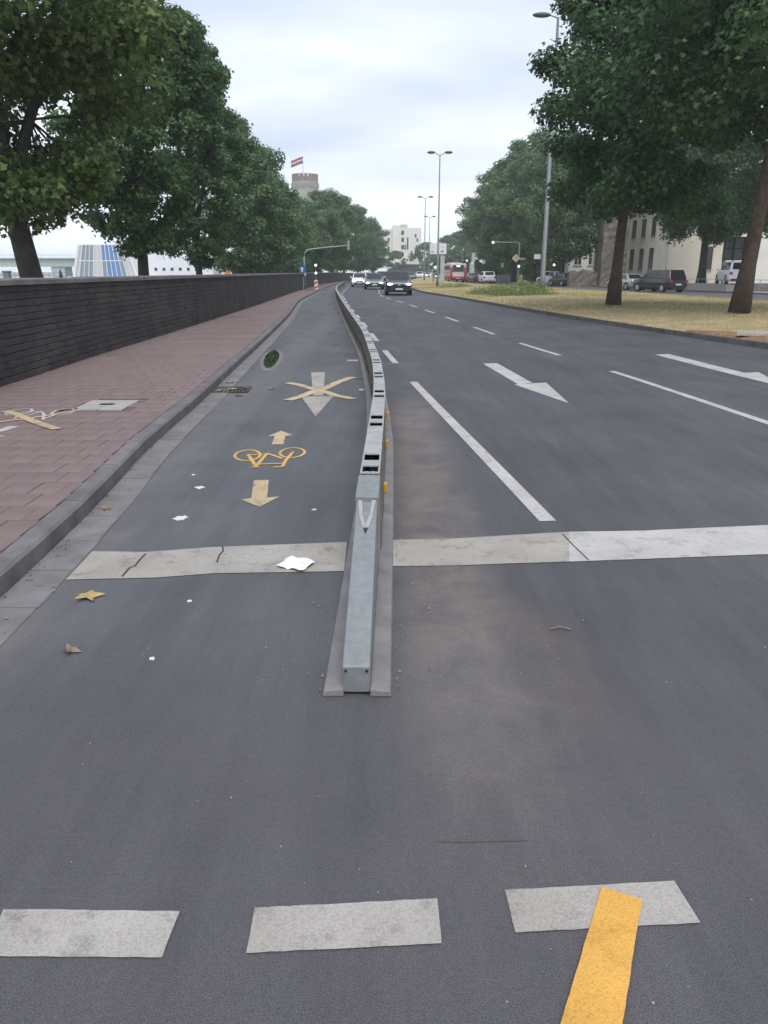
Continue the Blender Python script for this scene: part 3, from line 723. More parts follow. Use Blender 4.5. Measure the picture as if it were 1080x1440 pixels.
def tree_meshes(seed, H, cb, Rr, nc, nl, leaf, tr, leafm, barkm, fine=True, lean=(0, 0), peak=.42, limbs=7, drop=.0, pw=2.1):
    """H height, cb crown base, Rr crown radius, nc clumps, nl leaves in all"""
    global rng
    rng = np.random.default_rng(seed); rd = random.Random(seed); hc = H-cb
    def env(t): 
        t = min(max(t, 0), 1)
        return Rr*(min(1, (t/peak))**.5 if t < peak else max(0, 1-((t-peak)/(1-peak))**pw)**.62)
    # trunk and limbs
    mb = MB(); top = H*.8
    tp = []
    for i in range(10):
        q = i/9; tp.append(Vector((lean[0]*q**.8*top+.12*math.sin(4*q+seed), lean[1]*q*top+.1*math.sin(5*q+2*seed), q*top)))
    tr_r = [tr*(1.35 if i == 0 else 1.0)*(1-.86*(i/9)**.9) for i in range(10)]
    mb.tube(tp, tr_r, 12)
    def trunk_at(z):
        q = min(max(z/top, 0), 1)*9; i = min(int(q), 8); return tp[i].lerp(tp[i+1], q-i)
    cl = []
    for i in range(nc):
        t = rd.random()**.85; a = rd.uniform(0, 2*math.pi); rr = env(t)*(1-.75*rd.random()**2.0)*rd.uniform(.88, 1.1)
        c = trunk_at(min(cb+t*hc, top)); lobe = 1+.1*math.sin(3*a+seed+4*t)
        cl.append((Vector((c.x+rr*lobe*math.cos(a), c.y+rr*lobe*math.sin(a), cb+t*hc-.1*rr-drop*rr)), Rr*rd.uniform(.13, .26), t))
    ends = []
    for i in range(limbs):
        a = 2*math.pi*i/limbs+rd.uniform(-.3, .3); z0 = cb*rd.uniform(.85, 1.15)+i*.05*hc; t = rd.uniform(.35, .8); e_ = trunk_at(min(cb+t*hc, top))
        rr = env(t)*.72; en = Vector((e_.x+rr*math.cos(a), e_.y+rr*math.sin(a), cb+t*hc)); st = trunk_at(z0)
        mid = st.lerp(en, .45)+Vector((.12*rr*math.cos(a), .12*rr*math.sin(a), .25))
        path = [st, st.lerp(mid, .5)+Vector((0, 0, .12)), mid, mid.lerp(en, .5)+Vector((0, 0, .15)), en]
        mb.tube(path, [tr*.5, tr*.4, tr*.3, tr*.2, tr*.07], 7); ends.append(path)
    for (c, r_, t) in cl[::2 if fine else 4]:
        best = min((q for p in ends for q in p[1:]), key=lambda q: (q-c).length)
        if (best-c).length < Rr*.9: mb.tube([best, best.lerp(c, .5)+Vector((0, 0, .1)), c], [tr*.1, tr*.07, tr*.03], 4, cap=False)
    tm = mesh('trunk', mb.V, mb.F, barkm, smooth=True)
    # leaves in clumps
    wt = np.array([c[1]**2 for c in cl]); cnt = rng.multinomial(nl, wt/wt.sum()); PP = []; NN = []
    for (c, r_, t), k in zip(cl, cnt):
        d = rng.normal(size=(k, 3)); d /= np.linalg.norm(d, axis=1)[:, None]
        rad = r_*rng.random(k)**.42
        sq = np.array([1.15, 1.15, .72]); p = np.array(c)+d*sq*rad[:, None]
        far = rng.random(k) < .08; p[far] += d[far]*r_*rng.uniform(.05, .35, far.sum())[:, None]
        nn = d*.75+np.array([0, 0, .75])+rng.normal(size=(k, 3))*.5
        PP.append(p); NN.append(nn/np.linalg.norm(nn, axis=1)[:, None])
    P = np.concatenate(PP); Nn = np.concatenate(NN)
    return tm, leaf_mesh('crown', P, Nn, leaf, leafm, fine)
def plant_tree(name, meshes, loc, label, group, rz=0, sc=1.0, sz=None):
    o = empty(name, loc, label, 'tree', group, rz); o.scale = (sc, sc, sz or sc)
    put('trunk', meshes[0], o); put('crown', meshes[1], o); return o
LROW = 'plane trees in a row behind the stone wall'
TA = tree_meshes(11, 17, 3.9, 4.6, 200, 70000, .19, .36, M['leaf_plane'], M['bark'], lean=(-.13, 0), peak=.3, drop=.08)
TB = tree_meshes(23, 17.5, 3.0, 3.2, 170, 62000, .19, .27, M['leaf_dark'], M['bark'], peak=.36, drop=.08)
TC = tree_meshes(31, 14.2, 2.8, 4.4, 140, 32000, .25, .28, M['leaf_mid'], M['bark'], peak=.42, fine=False, drop=.06)
TD = tree_meshes(47, 14, 2.6, 4.6, 130, 32000, .25, .27, M['leaf_mid'], M['bark'], peak=.46, fine=False, drop=.06)
zl = -.6
p = AT(58, 22.5, 1.5); plant_tree('plane_tree', TA, (p.x+.25, 22.5, zl), 'nearest plane tree behind the wall, thick dark leaning trunk', LROW, .4)
p = AT(203, 34.5, 1.5); plant_tree('plane_tree', TB, (p.x, 34.5, zl), 'second plane tree behind the wall, tall and dark, beside the glass pavilion', LROW, 1.9)
p = AT(278, 45, 1.5); plant_tree('plane_tree', TB, (p.x, 45, zl), 'third plane tree from the left behind the wall', LROW, 4.1, .84)
lw = ['fourth plane tree behind the wall, twin of the trunk close beside it', 'fifth plane tree behind the wall, with a forked trunk', 'sixth plane tree from the left behind the wall', 'seventh plane tree behind the wall, near the tan brick hut',
      'eighth plane tree behind the wall, left of the tower', 'ninth plane tree behind the wall, in front of the tower', 'tenth plane tree behind the wall, right of the tower', 'eleventh plane tree behind the wall, above the end of the mast arm',
      'twelfth plane tree behind the wall, hazy, past the mast arm', 'farthest but one plane tree of the row behind the wall', 'farthest plane tree of the row, beside the white apartment block']
for i, (px, Y, sc) in enumerate([(343, 60, .86), (357, 66, .8), (374, 78, .8), (398, 90, .74), (412, 101, .74), (428, 112, .8), (448, 124, .95), (466, 138, 1.05), (484, 154, 1.08), (503, 176, 1.08), (524, 205, 1.0)]):
    p = AT(px, Y, 1.5); plant_tree('plane_tree', (TC, TD)[i % 2], (p.x, Y, zl), lw[i], LROW, 1.3*i, sc)
# verge and far pavement trees on the right
TR = tree_meshes(61, 17, 5.6, 5.4, 200, 70000, .19, .27, M['leaf_verge'], M['bark_brown'], lean=(.035, 0), peak=.22, drop=.1)
TS = tree_meshes(67, 16.5, 4.2, 4.0, 200, 66000, .19, .25, M['leaf_verge'], M['bark_brown'], lean=(.004, 0), peak=.04, drop=.08, pw=1.3)
TE = tree_meshes(71, 19, 4.4, 5.4, 180, 52000, .27, .4, M['leaf_verge'], M['bark'], peak=.18, fine=False)
RROW = 'trees on the verge and far pavement'
p = G(1045, 440, .3); plant_tree('verge_tree', TR, p, 'nearest verge tree at right edge, brown trunk leaning right', RROW, 0)
p = G(867, 428, .3); plant_tree('verge_tree', TS, p, 'second verge tree, straight trunk in the dry grass before the parked cars', RROW, .6)
rl = [(985, 74, TE, 1.0, 'far pavement tree before the cream house with the tall window'), (1108, 62, TE, .95, 'far pavement tree at the right edge beside the billboard'), (905, 100, TE, 1.0, 'tree behind the black van, beside the narrow windows'),
      (790, 92, TC, 1.12, 'bright green tree above the two parked cars beyond the lamp post'), (752, 108, TD, 1.3, 'hazy tree just left of the slanting lamp post'), (722, 122, TC, 1.35, 'hazy tree behind the diamond road sign'),
      (703, 138, TD, 1.3, 'hazy tree above the green light on the mast arm'), (840, 122, TE, 1.0, 'tree behind the stone tower ruin'), (960, 112, TE, 1.0, 'tree behind the cream house roof'), (694, 160, TC, 1.25, 'hazy tree at the left end of the right hand row')]
for i, (px, Y, t_, sc, lb) in enumerate(rl):
    p = AT(px, Y, 1.5); plant_tree('roadside_tree', t_, (p.x, Y, .1), lb, RROW, 1.7*i+.5, sc)
TF = tree_meshes(83, 11, 1.2, 5.2, 60, 5000, .55, .3, M['leaf_mid'], M['bark'], peak=.45, fine=False)
for i, (px, Y, sc, lb) in enumerate([(632, 235, 1.05, 'distant hazy tree left of the bus'), (652, 225, 1.12, 'distant hazy tree directly behind the bus'), (668, 240, 1.3, 'distant hazy tree behind the pale spire'), (598, 290, 1.05, 'dark distant tree beside the white apartment block'), (556, 250, .7, 'small distant tree at the foot of the white apartment block'), (617, 262, .9, 'distant hazy tree behind the white road sign')]):
    p = AT(px, Y, 1.5); plant_tree('distant_tree', TF, (p.x, Y, 0), lb, 'distant trees at the end of the road', i*1.1, sc)
# weedy bushes on the verge
def bush(px, py, rx, h_, n, label, name='weed_bush'):
    p = G(px, py, .25); d = rng.normal(size=(n, 3)); d /= np.linalg.norm(d, axis=1)[:, None]; q = rng.random(n)**.4
    P = np.stack([d[:, 0]*rx*q, d[:, 1]*rx*.6*q, np.abs(d[:, 2])*h_*q], 1); nn = d+np.array([0, 0, .4])+rng.normal(size=(n, 3))*.6; nn /= np.linalg.norm(nn, axis=1)[:, None]
    o = empty(name, p, label, 'bush', 'weeds growing on the verge'); put('foliage', leaf_mesh('foliage', P, nn, .075, M['weed'], False), o)
    put('stems', blades('stems', [(a*1.05, b*1.05, 0) for a, b in zip(P[:, 0], P[:, 1])], h_*.35, h_*1.15, (.016,), M['weed'], .5, hs=np.clip(1.1-((P[:, 0]/rx)**2+(P[:, 1]/(rx*.6))**2), .12, 1)*(.75+.35*np.sin(P[:, 0]*3.1+px))), o)
bush(735, 415, 2.2, .8, 3200, 'largest green weed bush beside the lamp post base')
bush(706, 413, 1.6, .6, 1700, 'green weed bush on the verge, left of the largest one')
bush(683, 413, 1.3, .5, 900, 'low weed clump at the left of the verge bushes')
bush(640, 404, 1.8, .4, 900, 'far low weed clump on the verge below the bus')

# dark hedges under the far right hand trees
for i, (px, Y, hw_, h_, lb) in enumerate([(706, 146, 5.0, 3.2, 'dark hedge under the hazy trees left of the diamond sign'), (748, 134, 5.5, 3.4, 'dark hedge under the trees behind the diamond sign'), (782, 122, 4.2, 3.2, 'dark hedge behind the parked white SUV')]):
    n = 5200; P = np.stack([rng.uniform(-hw_, hw_, n), rng.uniform(-.8, .8, n), h_*rng.random(n)**.7], 1); P[:, 2] *= 1+.12*np.sin(P[:, 0]*2.3+i)
    nn = np.stack([P[:, 0]*.05, P[:, 1], np.full(n, .4)], 1)+rng.normal(size=(n, 3))*.5; nn /= np.linalg.norm(nn, axis=1)[:, None]
    o = empty('hedge', (AT(px, Y, 1.5).x, Y, .1), lb, 'hedge', 'hedges under the far trees'); put('foliage', leaf_mesh('foliage', P, nn, .34, M['leaf_dark'], False), o)
    mb = MB(); 
    for k in range(7): x = -hw_*.9+1.8*hw_*k/6; mb = MB(); mb.tube([(x, 0, -.1), (x+.1, 0, h_*.7)], [.06, .02], 6); mb.build('stem', M['bark'], o)

# ------------------------------------------------------------------ vehicles
CARS = {  # L, W, H, belt, hood height front/back, windscreen base y, roof front y, roof rear y, tail top y, wheel radius
 'suv':   dict(L=4.5, W=1.84, H=1.66, belt=1.08, hf=.92, wb=1.05, rf=.25, rr=-1.75, rb=-2.12, wr=.35),
 'hatch': dict(L=4.1, W=1.78, H=1.48, belt=.96, hf=.78, wb=1.05, rf=.3, rr=-1.45, rb=-1.92, wr=.32),
 'sedan': dict(L=4.6, W=1.82, H=1.44, belt=.95, hf=.76, wb=1.0, rf=.2, rr=-1.05, rb=-1.65, wr=.32),
 'mpv':   dict(L=4.8, W=1.88, H=1.78, belt=1.06, hf=.92, wb=1.35, rf=.55, rr=-2.05, rb=-2.33, wr=.34),
 'van':   dict(L=5.4, W=2.0, H=2.45, belt=1.3, hf=1.05, wb=1.85, rf=1.2, rr=-2.6, rb=-2.66, wr=.36)}
def car(name, label, loc, heading, style, paintm, group, lights=False, cat='car'):
    K = CARS[style]; o = empty(name, loc, label, cat, group, heading); h = K['L']/2; W = K['W']/2; b = K['belt']
    st = [(h, .62, .34, K['hf']-.22), (h-.08, .86, .26, K['hf']-.03), (h-.45, .97, .22, K['hf']+.04), (K['wb'], 1, .22, b), (0, 1, .22, b), (-h+.55, 1, .22, b), (-h+.1, .95, .26, b-.02), (-h, .86, .34, b-.12)]
    V = []; F = []
    for y, wf, z0, z1 in st:
        ww = W*wf
        for x, z in ((-.88*ww, z0), (.88*ww, z0), (ww, z0+.16), (ww, (z0+z1)/2+.12), (.95*ww, z1-.05), (.84*ww, z1), (-.84*ww, z1), (-.95*ww, z1-.05), (-ww, (z0+z1)/2+.12), (-ww, z0+.16)): V.append((x, y, z))
    n = 10
    for i in range(len(st)-1):
        for j in range(n): F.append((i*n+j, i*n+(j+1) % n, (i+1)*n+(j+1) % n, (i+1)*n+j))
    F.append(tuple(range(n))); F.append(tuple(range((len(st)-1)*n, len(st)*n))[::-1])
    bd = put('body', mesh('body', V, F, paintm, smooth=False), o); bevel(bd, .03)
    wb, rf, rr, rb = K['wb'], K['rf'], K['rr'], K['rb']; H = K['H']; bw = W*.9; tw = W*(.74 if style != 'van' else .86)
    B = [Vector(q) for q in ((-bw, rb, b-.03), (bw, rb, b-.03), (bw*.97, wb, b-.03), (-bw*.97, wb, b-.03))]; T = [Vector(q) for q in ((-tw, rr, H-.05), (tw, rr, H-.05), (tw, rf, H-.01), (-tw, rf, H-.01))]
    mb = MB(); mb.hexa(B+T); cb_ = mb.build('cabin', paintm, o); bevel(cb_, .05)
    ctr = Vector((0, (wb+rb)/2, (b+H)/2))
    def pane(nm, A, Bq, Cq, D, u0, u1, v0, v1):
        nrm = (Bq-A).cross(D-A).normalized()
        if nrm.dot((A+Cq)/2-ctr) < 0: nrm = -nrm
        def bl(u, v): return (A.lerp(Bq, u)).lerp(D.lerp(Cq, u), v)
        q = [bl(u0, v0), bl(u1, v0), bl(u1, v1), bl(u0, v1)]; mb = MB(); mb.hexa([k-nrm*.01 for k in q]+[k+nrm*.012 for k in q]); return mb.build(nm, M['glass_dark'], o)
    pane('windscreen', B[3], B[2], T[2], T[3], .06, .94, .1, .93)
    pane('rear_window', B[0], B[1], T[1], T[0], .1, .9, .18, .9)
    for s in (0, 1):
        A_, B_, C_, D_ = (B[1], B[2], T[2], T[1]) if s else (B[0], B[3], T[3], T[0])
        if style == 'van': pane('side_window', A_, B_, C_, D_, .72, .95, .2, .88)
        else:
            pane('side_window', A_, B_, C_, D_, .07, .47, .14, .9); pane('side_window', A_, B_, C_, D_, .51, .92, .14, .9)
    wy = h-.88
    for y in (wy, -h+.85):
        for s in (-1, 1):
            mb = MB(); r_ = K['wr']; xo = s*(W-.1)
            mb.tube([(xo-s*.1, y, r_), (xo+s*.085, y, r_), (xo+s*.105, y, r_)], [r_, r_, r_*.93], 18); t_ = mb.build('wheel', M['tyre'], o)
            mb = MB(); mb.tube([(xo+s*.1, y, r_), (xo+s*.112, y, r_)], [r_*.66, r_*.58], 14); mb.build('rim', M['rim'], t_)
            mb = MB(); mb.tube([(s*(W-.04), y, r_+.02), (s*(W+.004), y, r_+.02)], r_*1.16, 18); mb.build('wheel_arch', M['car_trim'], o)
    mb = MB(); mb.box((0, h-.02, .36), (W*1.35, .1, .18)); mb.build('front_bumper', M['car_trim'], o)
    mb = MB(); mb.box((0, h-.015, K['hf']-.22), (W*.72, .1, .15)); gr = mb.build('grille', M['car_trim'], o)
    mb = MB(); mb.box((0, h+.035, K['hf']-.2), (.16, .03, .1)); mb.build('badge', M['rim'], gr)
    mb = MB(); mb.box((0, h+.035, .44), (.5, .02, .11)); mb.build('number_plate', M['plate'], o)
    mb = MB(); mb.box((0, -h-.012, .62 if style != 'van' else .5), (.52, .02, .11)); mb.build('number_plate', M['plate'], o)
    mb = MB(); mb.box((0, -h+.01, .36), (W*1.5, .1, .16)); mb.build('rear_bumper', M['car_trim'], o)
    for s in (-1, 1):
        mb = MB(); mb.ell((s*W*.7, h-.06, K['hf']-.16), (.2, .11, .085), 12, 6); mb.build('headlight', M['head_on' if lights else 'head_off'], o, smooth=True)
        mb = MB(); mb.box((s*W*.79, -h+.03, b-.2), (.24, .12, .2)); mb.build('tail_light', M['tail_red'], o)
        mb = MB(); mb.box((s*(W+.07), wb-.32, b+.06), (.18, .1, .15)); mi = mb.build('mirror', paintm, o); bevel(mi, .03)
    return o
def hd(cv, y): return math.atan2(-cv.slope(y), 1)
FL = 'vehicles coming along the road'
p = AT(559.5, 58, 0); car('parked_car' if 0 else 'car', 'dark blue SUV leading the oncoming traffic, headlight lit', p, math.pi+hd(cv_lane, 58)*.4, 'suv', M['car_dark'], FL, True)
p = AT(526, 77, 0); car('car', 'dark low car with headlights on, behind left of the SUV', p, math.pi+hd(cv_lane, 77), 'sedan', M['car_graphite'], FL, True)
p = AT(506, 88, 0); car('car', 'white oncoming car, leftmost in the traffic', p, math.pi+hd(cv_lane, 88), 'hatch', M['car_white'], FL, True)
p = AT(539, 92, 0); car('car', 'blue grey car half hidden behind the dark SUV', p, math.pi+hd(cv_lane, 90), 'suv', M['car_blue'], FL, False)
p = AT(516, 112, 0); car('car', 'far car with one bright headlight behind the white car', p, math.pi, 'hatch', M['car_graphite'], FL, True)
OP = 'vehicles on the far carriageway'
for px, Y, stl, pm, lb in [(663, 128, 'sedan', 'car_silver', 'silver car queueing just right of the bus'), (671, 118, 'hatch', 'car_graphite', 'dark car in the queue right of the bus'), (684, 112, 'suv', 'car_white', 'white car seen from behind, last in the queue by the bus')]:
    p = AT(px, Y, 0); car('car', lb, p, hd(cv_medfar, Y)*.6, stl, M[pm], OP)
for px, Y, stl, pm, lb in [(590, 190, 'suv', 'car_white', 'distant white car at the far end of the verge'), (601, 210, 'hatch', 'car_white', 'distant pale car right of the distant white car'), (616, 180, 'sedan', 'car_graphite', 'distant car with two bright headlights below the road sign'), (578, 175, 'hatch', 'car_graphite', 'distant dark car behind the SUV roof')]:
    p = AT(px, Y, 0); car('car', lb, p, math.pi, stl, M[pm], OP, lights='headlights' in lb)
PK = 'vehicles parked along the far kerb'
p = AT(775, 97, 0); car('car', 'white SUV parked beyond the lamp post', p, R(20), 'suv', M['car_white'], PK)
p = AT(791, 92, 0); car('car', 'black car parked behind the white SUV', p, R(18), 'hatch', M['car_black'], PK)
p = AT(880, 74, 0); car('car', 'silver car parked in front of the black van', p, R(14), 'sedan', M['car_silver'], PK)
p = AT(925, 66, 0); car('car', 'black people carrier parked in front of the cream house', p, R(20), 'mpv', M['car_black'], PK)
p = AT(1030, 66, .9); car('van', 'white van parked below the billboard, above the railing', (p.x, 66, .62), R(-10), 'mpv', M['car_white'], PK, cat='van')
# bus seen from behind
p = AT(644, 124, 0); bus = empty('bus', p, 'red and white city bus seen from behind', 'bus', None, R(3))
mb = MB(); mb.box((0, 6, 1.55), (2.5, 12, 2.5)); o = mb.build('body', M['bus_white'], bus); bevel(o, .12)
mb = MB(); mb.box((0, 6, .62), (2.54, 12.02, .62)); o = mb.build('skirt', M['bus_red'], bus); bevel(o, .06)
for s in (-1, 1):
    mb = MB(); mb.box((s*1.08, -.03, 1.55), (.34, .06, 1.4)); mb.build('corner_panel', M['bus_red'], bus)
    mb = MB(); mb.box((s*1.27, 6, 1.95), (.04, 11, .95)); mb.build('side_window', M['glass_dark'], bus)
    mb = MB(); mb.box((s*1.02, -.07, .85), (.22, .06, .4)); mb.build('tail_light', M['tail_red'], bus)
    for y in (2.4, 9.2):
        mb = MB(); mb.tube([(s*1.0, y, .48), (s*1.27, y, .48)], .48, 16); t_ = mb.build('wheel', M['tyre'], bus)
        mb = MB(); mb.tube([(s*1.26, y, .48), (s*1.29, y, .48)], .28, 12); mb.build('rim', M['rim'], t_)
mb = MB(); mb.box((0, -.03, 2.1), (1.75, .07, .95)); mb.build('rear_window', M['glass_dark'], bus)
mb = MB(); mb.box((0, -.08, 2.42), (.55, .05, .2)); mb.build('route_display', M['light_white'], bus)
mb = MB(); mb.box((0, -.04, .42), (2.2, .1, .2)); mb.build('bumper', M['car_trim'], bus)
mb = MB(); mb.box((0, -.1, .62), (.52, .02, .11)); mb.build('number_plate', M['plate'], bus)
mb = MB(); mb.box((0, 5, 2.88), (1.7, 5, .18)); mb.build('roof_unit', M['bus_white'], bus)

# ------------------------------------------------------------------ lamps, signals, signs
def lamp_post(loc, H, label, r0=.11, r1=.05, heads=((-1, 1.15), (1, 1.15)), rise=.22, head=.62, mt='metal_grey', rz=0):
    o = empty('street_lamp', loc, label, 'lamp', 'street lamps', rz)
    mb = MB(); mb.tube([(0, 0, -.05), (0, 0, .9), (0, 0, .95), (0, 0, H)], [r0*1.25, r0*1.25, r0, r1], 12); mb.build('pole', M[mt], o, smooth=True)
    mb = MB(); mb.box((0, -r0*1.3, .55), (.1, .02, .35)); mb.build('service_door', M[mt], o)
    for s, a in heads:
        mb = MB(); mb.tube([(0, 0, H-.05), (s*a*.5, 0, H+rise*.4), (s*a, 0, H+rise)], [.04, .035, .03], 8); ar = mb.build('arm', M[mt], o)
        mb = MB(); mb.ell((s*(a+head*.42), 0, H+rise), (head*.62, .2, .13), 14, 8); mb.build('lamp_head', M['lamp_dark'], ar, smooth=True)
    return o
p = G(762, 413, .32); top = ZY(24, p.y)
lamp_post(p, top-.32, 'nearest street lamp, grey pole rising from the verge beside the bush', .15, .07, heads=((-1, .55),), head=.85, rise=.1)
for px, Y, ytop, lb in [(615, 78, 218, 'tall double headed street lamp in the middle of the verge'), (596.5, 128, 279, 'second double headed street lamp, lower in the picture'), (603, 172, 306, 'farthest double headed street lamp')]:
    p = AT(px, Y, .2); lamp_post((p.x, Y, .2), ZY(ytop, Y)-.2, lb, .1, .05, heads=((-1, .55), (1, .55)) if Y < 100 else ((-1, .6), (1, .6)), head=.62)
# signs on the near lamp post
p = G(762, 413, .32)
def plate_sign(name, loc, shape, wd, ht, material, label, face_rz=0, back=None, cat='sign', group=None):
    o = empty(name, loc, label, cat, group, face_rz); mb = MB(); t_ = .012
    if shape == 'rect': pts = [(-wd/2, -ht/2), (wd/2, -ht/2), (wd/2, ht/2), (-wd/2, ht/2)]
    elif shape == 'diamond': pts = [(0, -ht/2), (wd/2, 0), (0, ht/2), (-wd/2, 0)]
    elif shape == 'tri': pts = [(0, -ht/2), (wd/2, ht/2), (-wd/2, ht/2)]
    else: pts = [(wd/2*math.cos(q), ht/2*math.sin(q)) for q in [2*math.pi*i/20 for i in range(20)]]
    n = len(pts); V = [(a, -t_, b) for a, b in pts]+[(a, t_, b) for a, b in pts]
    F = [tuple(range(n)), tuple(range(n, 2*n))[::-1]]+[(i, n+i, n+(i+1) % n, (i+1) % n) for i in range(n)]
    put('plate', mesh('plate', V, F, material), o)
    return o, pts
def inner(o, pts, k, material, name='panel', dy=-.016):
    V = [(a*k, dy, b*k) for a, b in pts]; put(name, mesh(name, V, [tuple(range(len(V)))], material), o)
zs = ZY(361, p.y); o, _ = plate_sign('arm_sign', (p.x-.42, p.y-.1, zs), 'rect', .55, .28, M['sign_pale'], 'small pale plate fixed to the nearest lamp post', R(35))
mb = MB(); mb.tube([(0, .0, 0), (.42, .1, -.05)], .02, 6); mb.build('bracket', M['metal_grey'], o)
# mast arm with signal on the right
def post(o, H, r=.05, mt='metal_grey', x=0, y=0, z0=0): mb = MB(); mb.tube([(x, y, z0), (x, y, H)], r, 10); return mb.build('pole', M[mt], o)
Y = 100; p = AT(728, Y, .15); zz = ZY(341, Y); xa = AT(693, Y, zz).x-p.x
o = empty('traffic_signal', (p.x, Y, .15), 'mast arm signal showing green over the far carriageway', 'signal', 'traffic signals'); post(o, zz-.1, .08, 'metal_green')
mb = MB(); mb.tube([(0, 0, zz-.3), (-.3, 0, zz-.15), (xa, 0, zz-.1)], .05, 8); mb.build('arm', M['metal_green'], o)
for hx, hz, lm in ((xa, zz-.15, 'light_green'), (0, ZY(374.5, Y)-.15, 'light_green')):
    mb = MB(); mb.box((hx, -.1, hz+.3), (.3, .22, .95)); sg = mb.build('signal_head', M['metal_dark'], o); bevel(sg, .03)
    mb = MB(); mb.ell((hx, -.22, hz), (.15, .04, .15), 14, 8); mb.build('lit_lens', M[lm], sg)
    for q in (.3, .6):
        mb = MB(); mb.ell((hx, -.215, hz+q), (.1, .02, .1), 12, 6); mb.build('dark_lens', M['gap_dark'], sg)
o, pts = plate_sign('priority_sign', AT(725.5, Y-.3, ZY(363, Y-.3)), 'diamond', .95, .95, M['sign_white'], 'white edged yellow diamond priority sign right of the bus'); inner(o, pts, .68, M['sign_yellow'])
plate_sign('street_sign', AT(734.5, Y-.3, ZY(364, Y-.3)), 'rect', .7, .22, M['sign_pale'], 'small white plate beside the diamond sign')
o, _ = plate_sign('keep_right_plate', AT(732.5, Y-1, ZY(391, Y-1)), 'rect', .42, .75, M['sign_yellow'], 'yellow and white bollard plate below the diamond sign'); post(o, 0, .03, z0=-.9)
plate_sign('small_sign', AT(706.5, 112, ZY(373, 112)), 'rect', .4, .62, M['sign_pale'], 'small pale sign left of the diamond sign')
Y = 94; q = AT(773, Y, .15); zz = ZY(366, Y)
o, pts = plate_sign('give_way_sign', (q.x, Y, zz), 'tri', .95, .85, M['sign_red'], 'red rimmed give way triangle beyond the lamp post'); inner(o, pts, .66, M['sign_white']); post(o, -.1, .035, z0=-zz+.1)
q = AT(777, Y, .15); o = empty('amber_signal', (q.x, Y, .15), 'signal with an amber light beyond the lamp post', 'signal', 'traffic signals'); hz = ZY(372.5, Y)-.15; post(o, hz+.5, .05)
mb = MB(); mb.box((0, -.1, hz), (.28, .2, .8)); sg = mb.build('signal_head', M['metal_dark'], o)
mb = MB(); mb.ell((0, -.21, hz), (.13, .03, .13), 14, 8); mb.build('lit_lens', M['light_amber'], sg)
for px, py, Y, lb, lm in [(655.5, 366.5, 150, 'small distant signal showing green above the bus', 'light_green'), (611, 376, 150, 'small distant signal showing green under the road sign', 'light_green')]:
    q = AT(px, Y, 0); hz = ZY(py, Y); o = empty('distant_signal', (q.x, Y, .1), lb, 'signal', 'traffic signals'); post(o, hz+.4, .05)
    mb = MB(); mb.box((0, -.1, hz+.15), (.3, .2, .9)); sg = mb.build('signal_head', M['metal_dark'], o)
    mb = MB(); mb.ell((0, -.22, hz-.1), (.15, .04, .15), 12, 6); mb.build('lit_lens', M[lm], sg)
# big pale direction sign on two posts
Y = 105; a, b = AT(604.5, Y, 4), AT(628, Y, 4); z0, z1 = ZY(357.5, Y), ZY(342, Y); cx = (a.x+b.x)/2
o, pts = plate_sign('direction_sign', (cx, Y, (z0+z1)/2), 'rect', b.x-a.x, z1-z0, M['sign_pale'], 'large pale direction sign on posts left of the bus')
inner(o, pts, .93, M['sign_white'], 'face')
for i, (ux, uz, sw, sh) in enumerate([(-.62, .3, .2, .3), (-.7, -.55, .25, .22), (.45, -.5, .3, .3), (.1, .35, .5, .12), (.55, .25, .2, .3)]):
    hw, hh = (b.x-a.x)/2, (z1-z0)/2; V = [(ux*hw+sx*sw*hw*.5, -.02, uz*hh+sz*sh*hh*.5) for sx, sz in ((-1, -1), (1, -1), (1, 1), (-1, 1))]
    put('sign_panel', mesh('sign_panel', V, [(0, 1, 2, 3)], M[('sign_pale', 'metal_grey', 'metal_grey', 'sign_pale', 'sign_pale')[i]]), o)
for ux in (-.55, .62):
    mb = MB(); mb.tube([(ux*(b.x-a.x)/2, .06, -(z0+z1)/2+.15), (ux*(b.x-a.x)/2, .06, .6)], .07, 8); mb.build('post', M['metal_grey'], o)
q = AT(622, Y-1, 1.5); mb = MB(); mb.box((0, 0, 1.75), (.55, .12, 3.2)); o = mb.build('sign_pylon', M['old_grey'], loc=(q.x, Y-1, .2)); bevel(o, .03); tag(o, 'slim pale pylon standing under the direction sign', 'pylon')
# mast arm, sign, cabinet and beacon on the left pavement
Y = 72; q = AT(429, Y, KH); za = ZY(351, Y); zb = ZY(345.5, Y); xe = AT(490, Y, zb).x-q.x
o = empty('mast_arm', (q.x, Y, KH), 'grey green mast with long bent arm over the cycle lane', 'mast'); 
mb = MB(); mb.tube([(0, 0, 0), (0, 0, za-.75), (.06, 0, za-.4), (.25, 0, za-.18), (.6, 0, za-.1), (xe*.5, 0, (za+zb)/2-.1), (xe, 0, zb-.1)], [.09, .08, .075, .07, .065, .055, .045], 10); mb.build('pole', M['metal_green'], o, smooth=True)
mb = MB(); mb.box((xe, -.05, zb-.12), (.2, .16, .8)); bevel(mb.build('signal_head', M['metal_green'], o), .03)
o, pts = plate_sign('blue_sign', AT(425.5, Y-.2, ZY(379, Y)), 'rect', .62, .62, M['sign_blue'], 'blue square sign on the mast beside the wall'); inner(o, [(-.12, -.2), (.02, -.2), (.02, .02), (.14, .02), (-.05, .24), (-.24, .02), (-.12, .02)], 1, M['sign_white'], 'arrow')
plate_sign('white_plate', AT(425.5, Y-.2, ZY(385.5, Y)), 'rect', .62, .22, M['sign_white'], 'white supplementary plate under the blue sign')
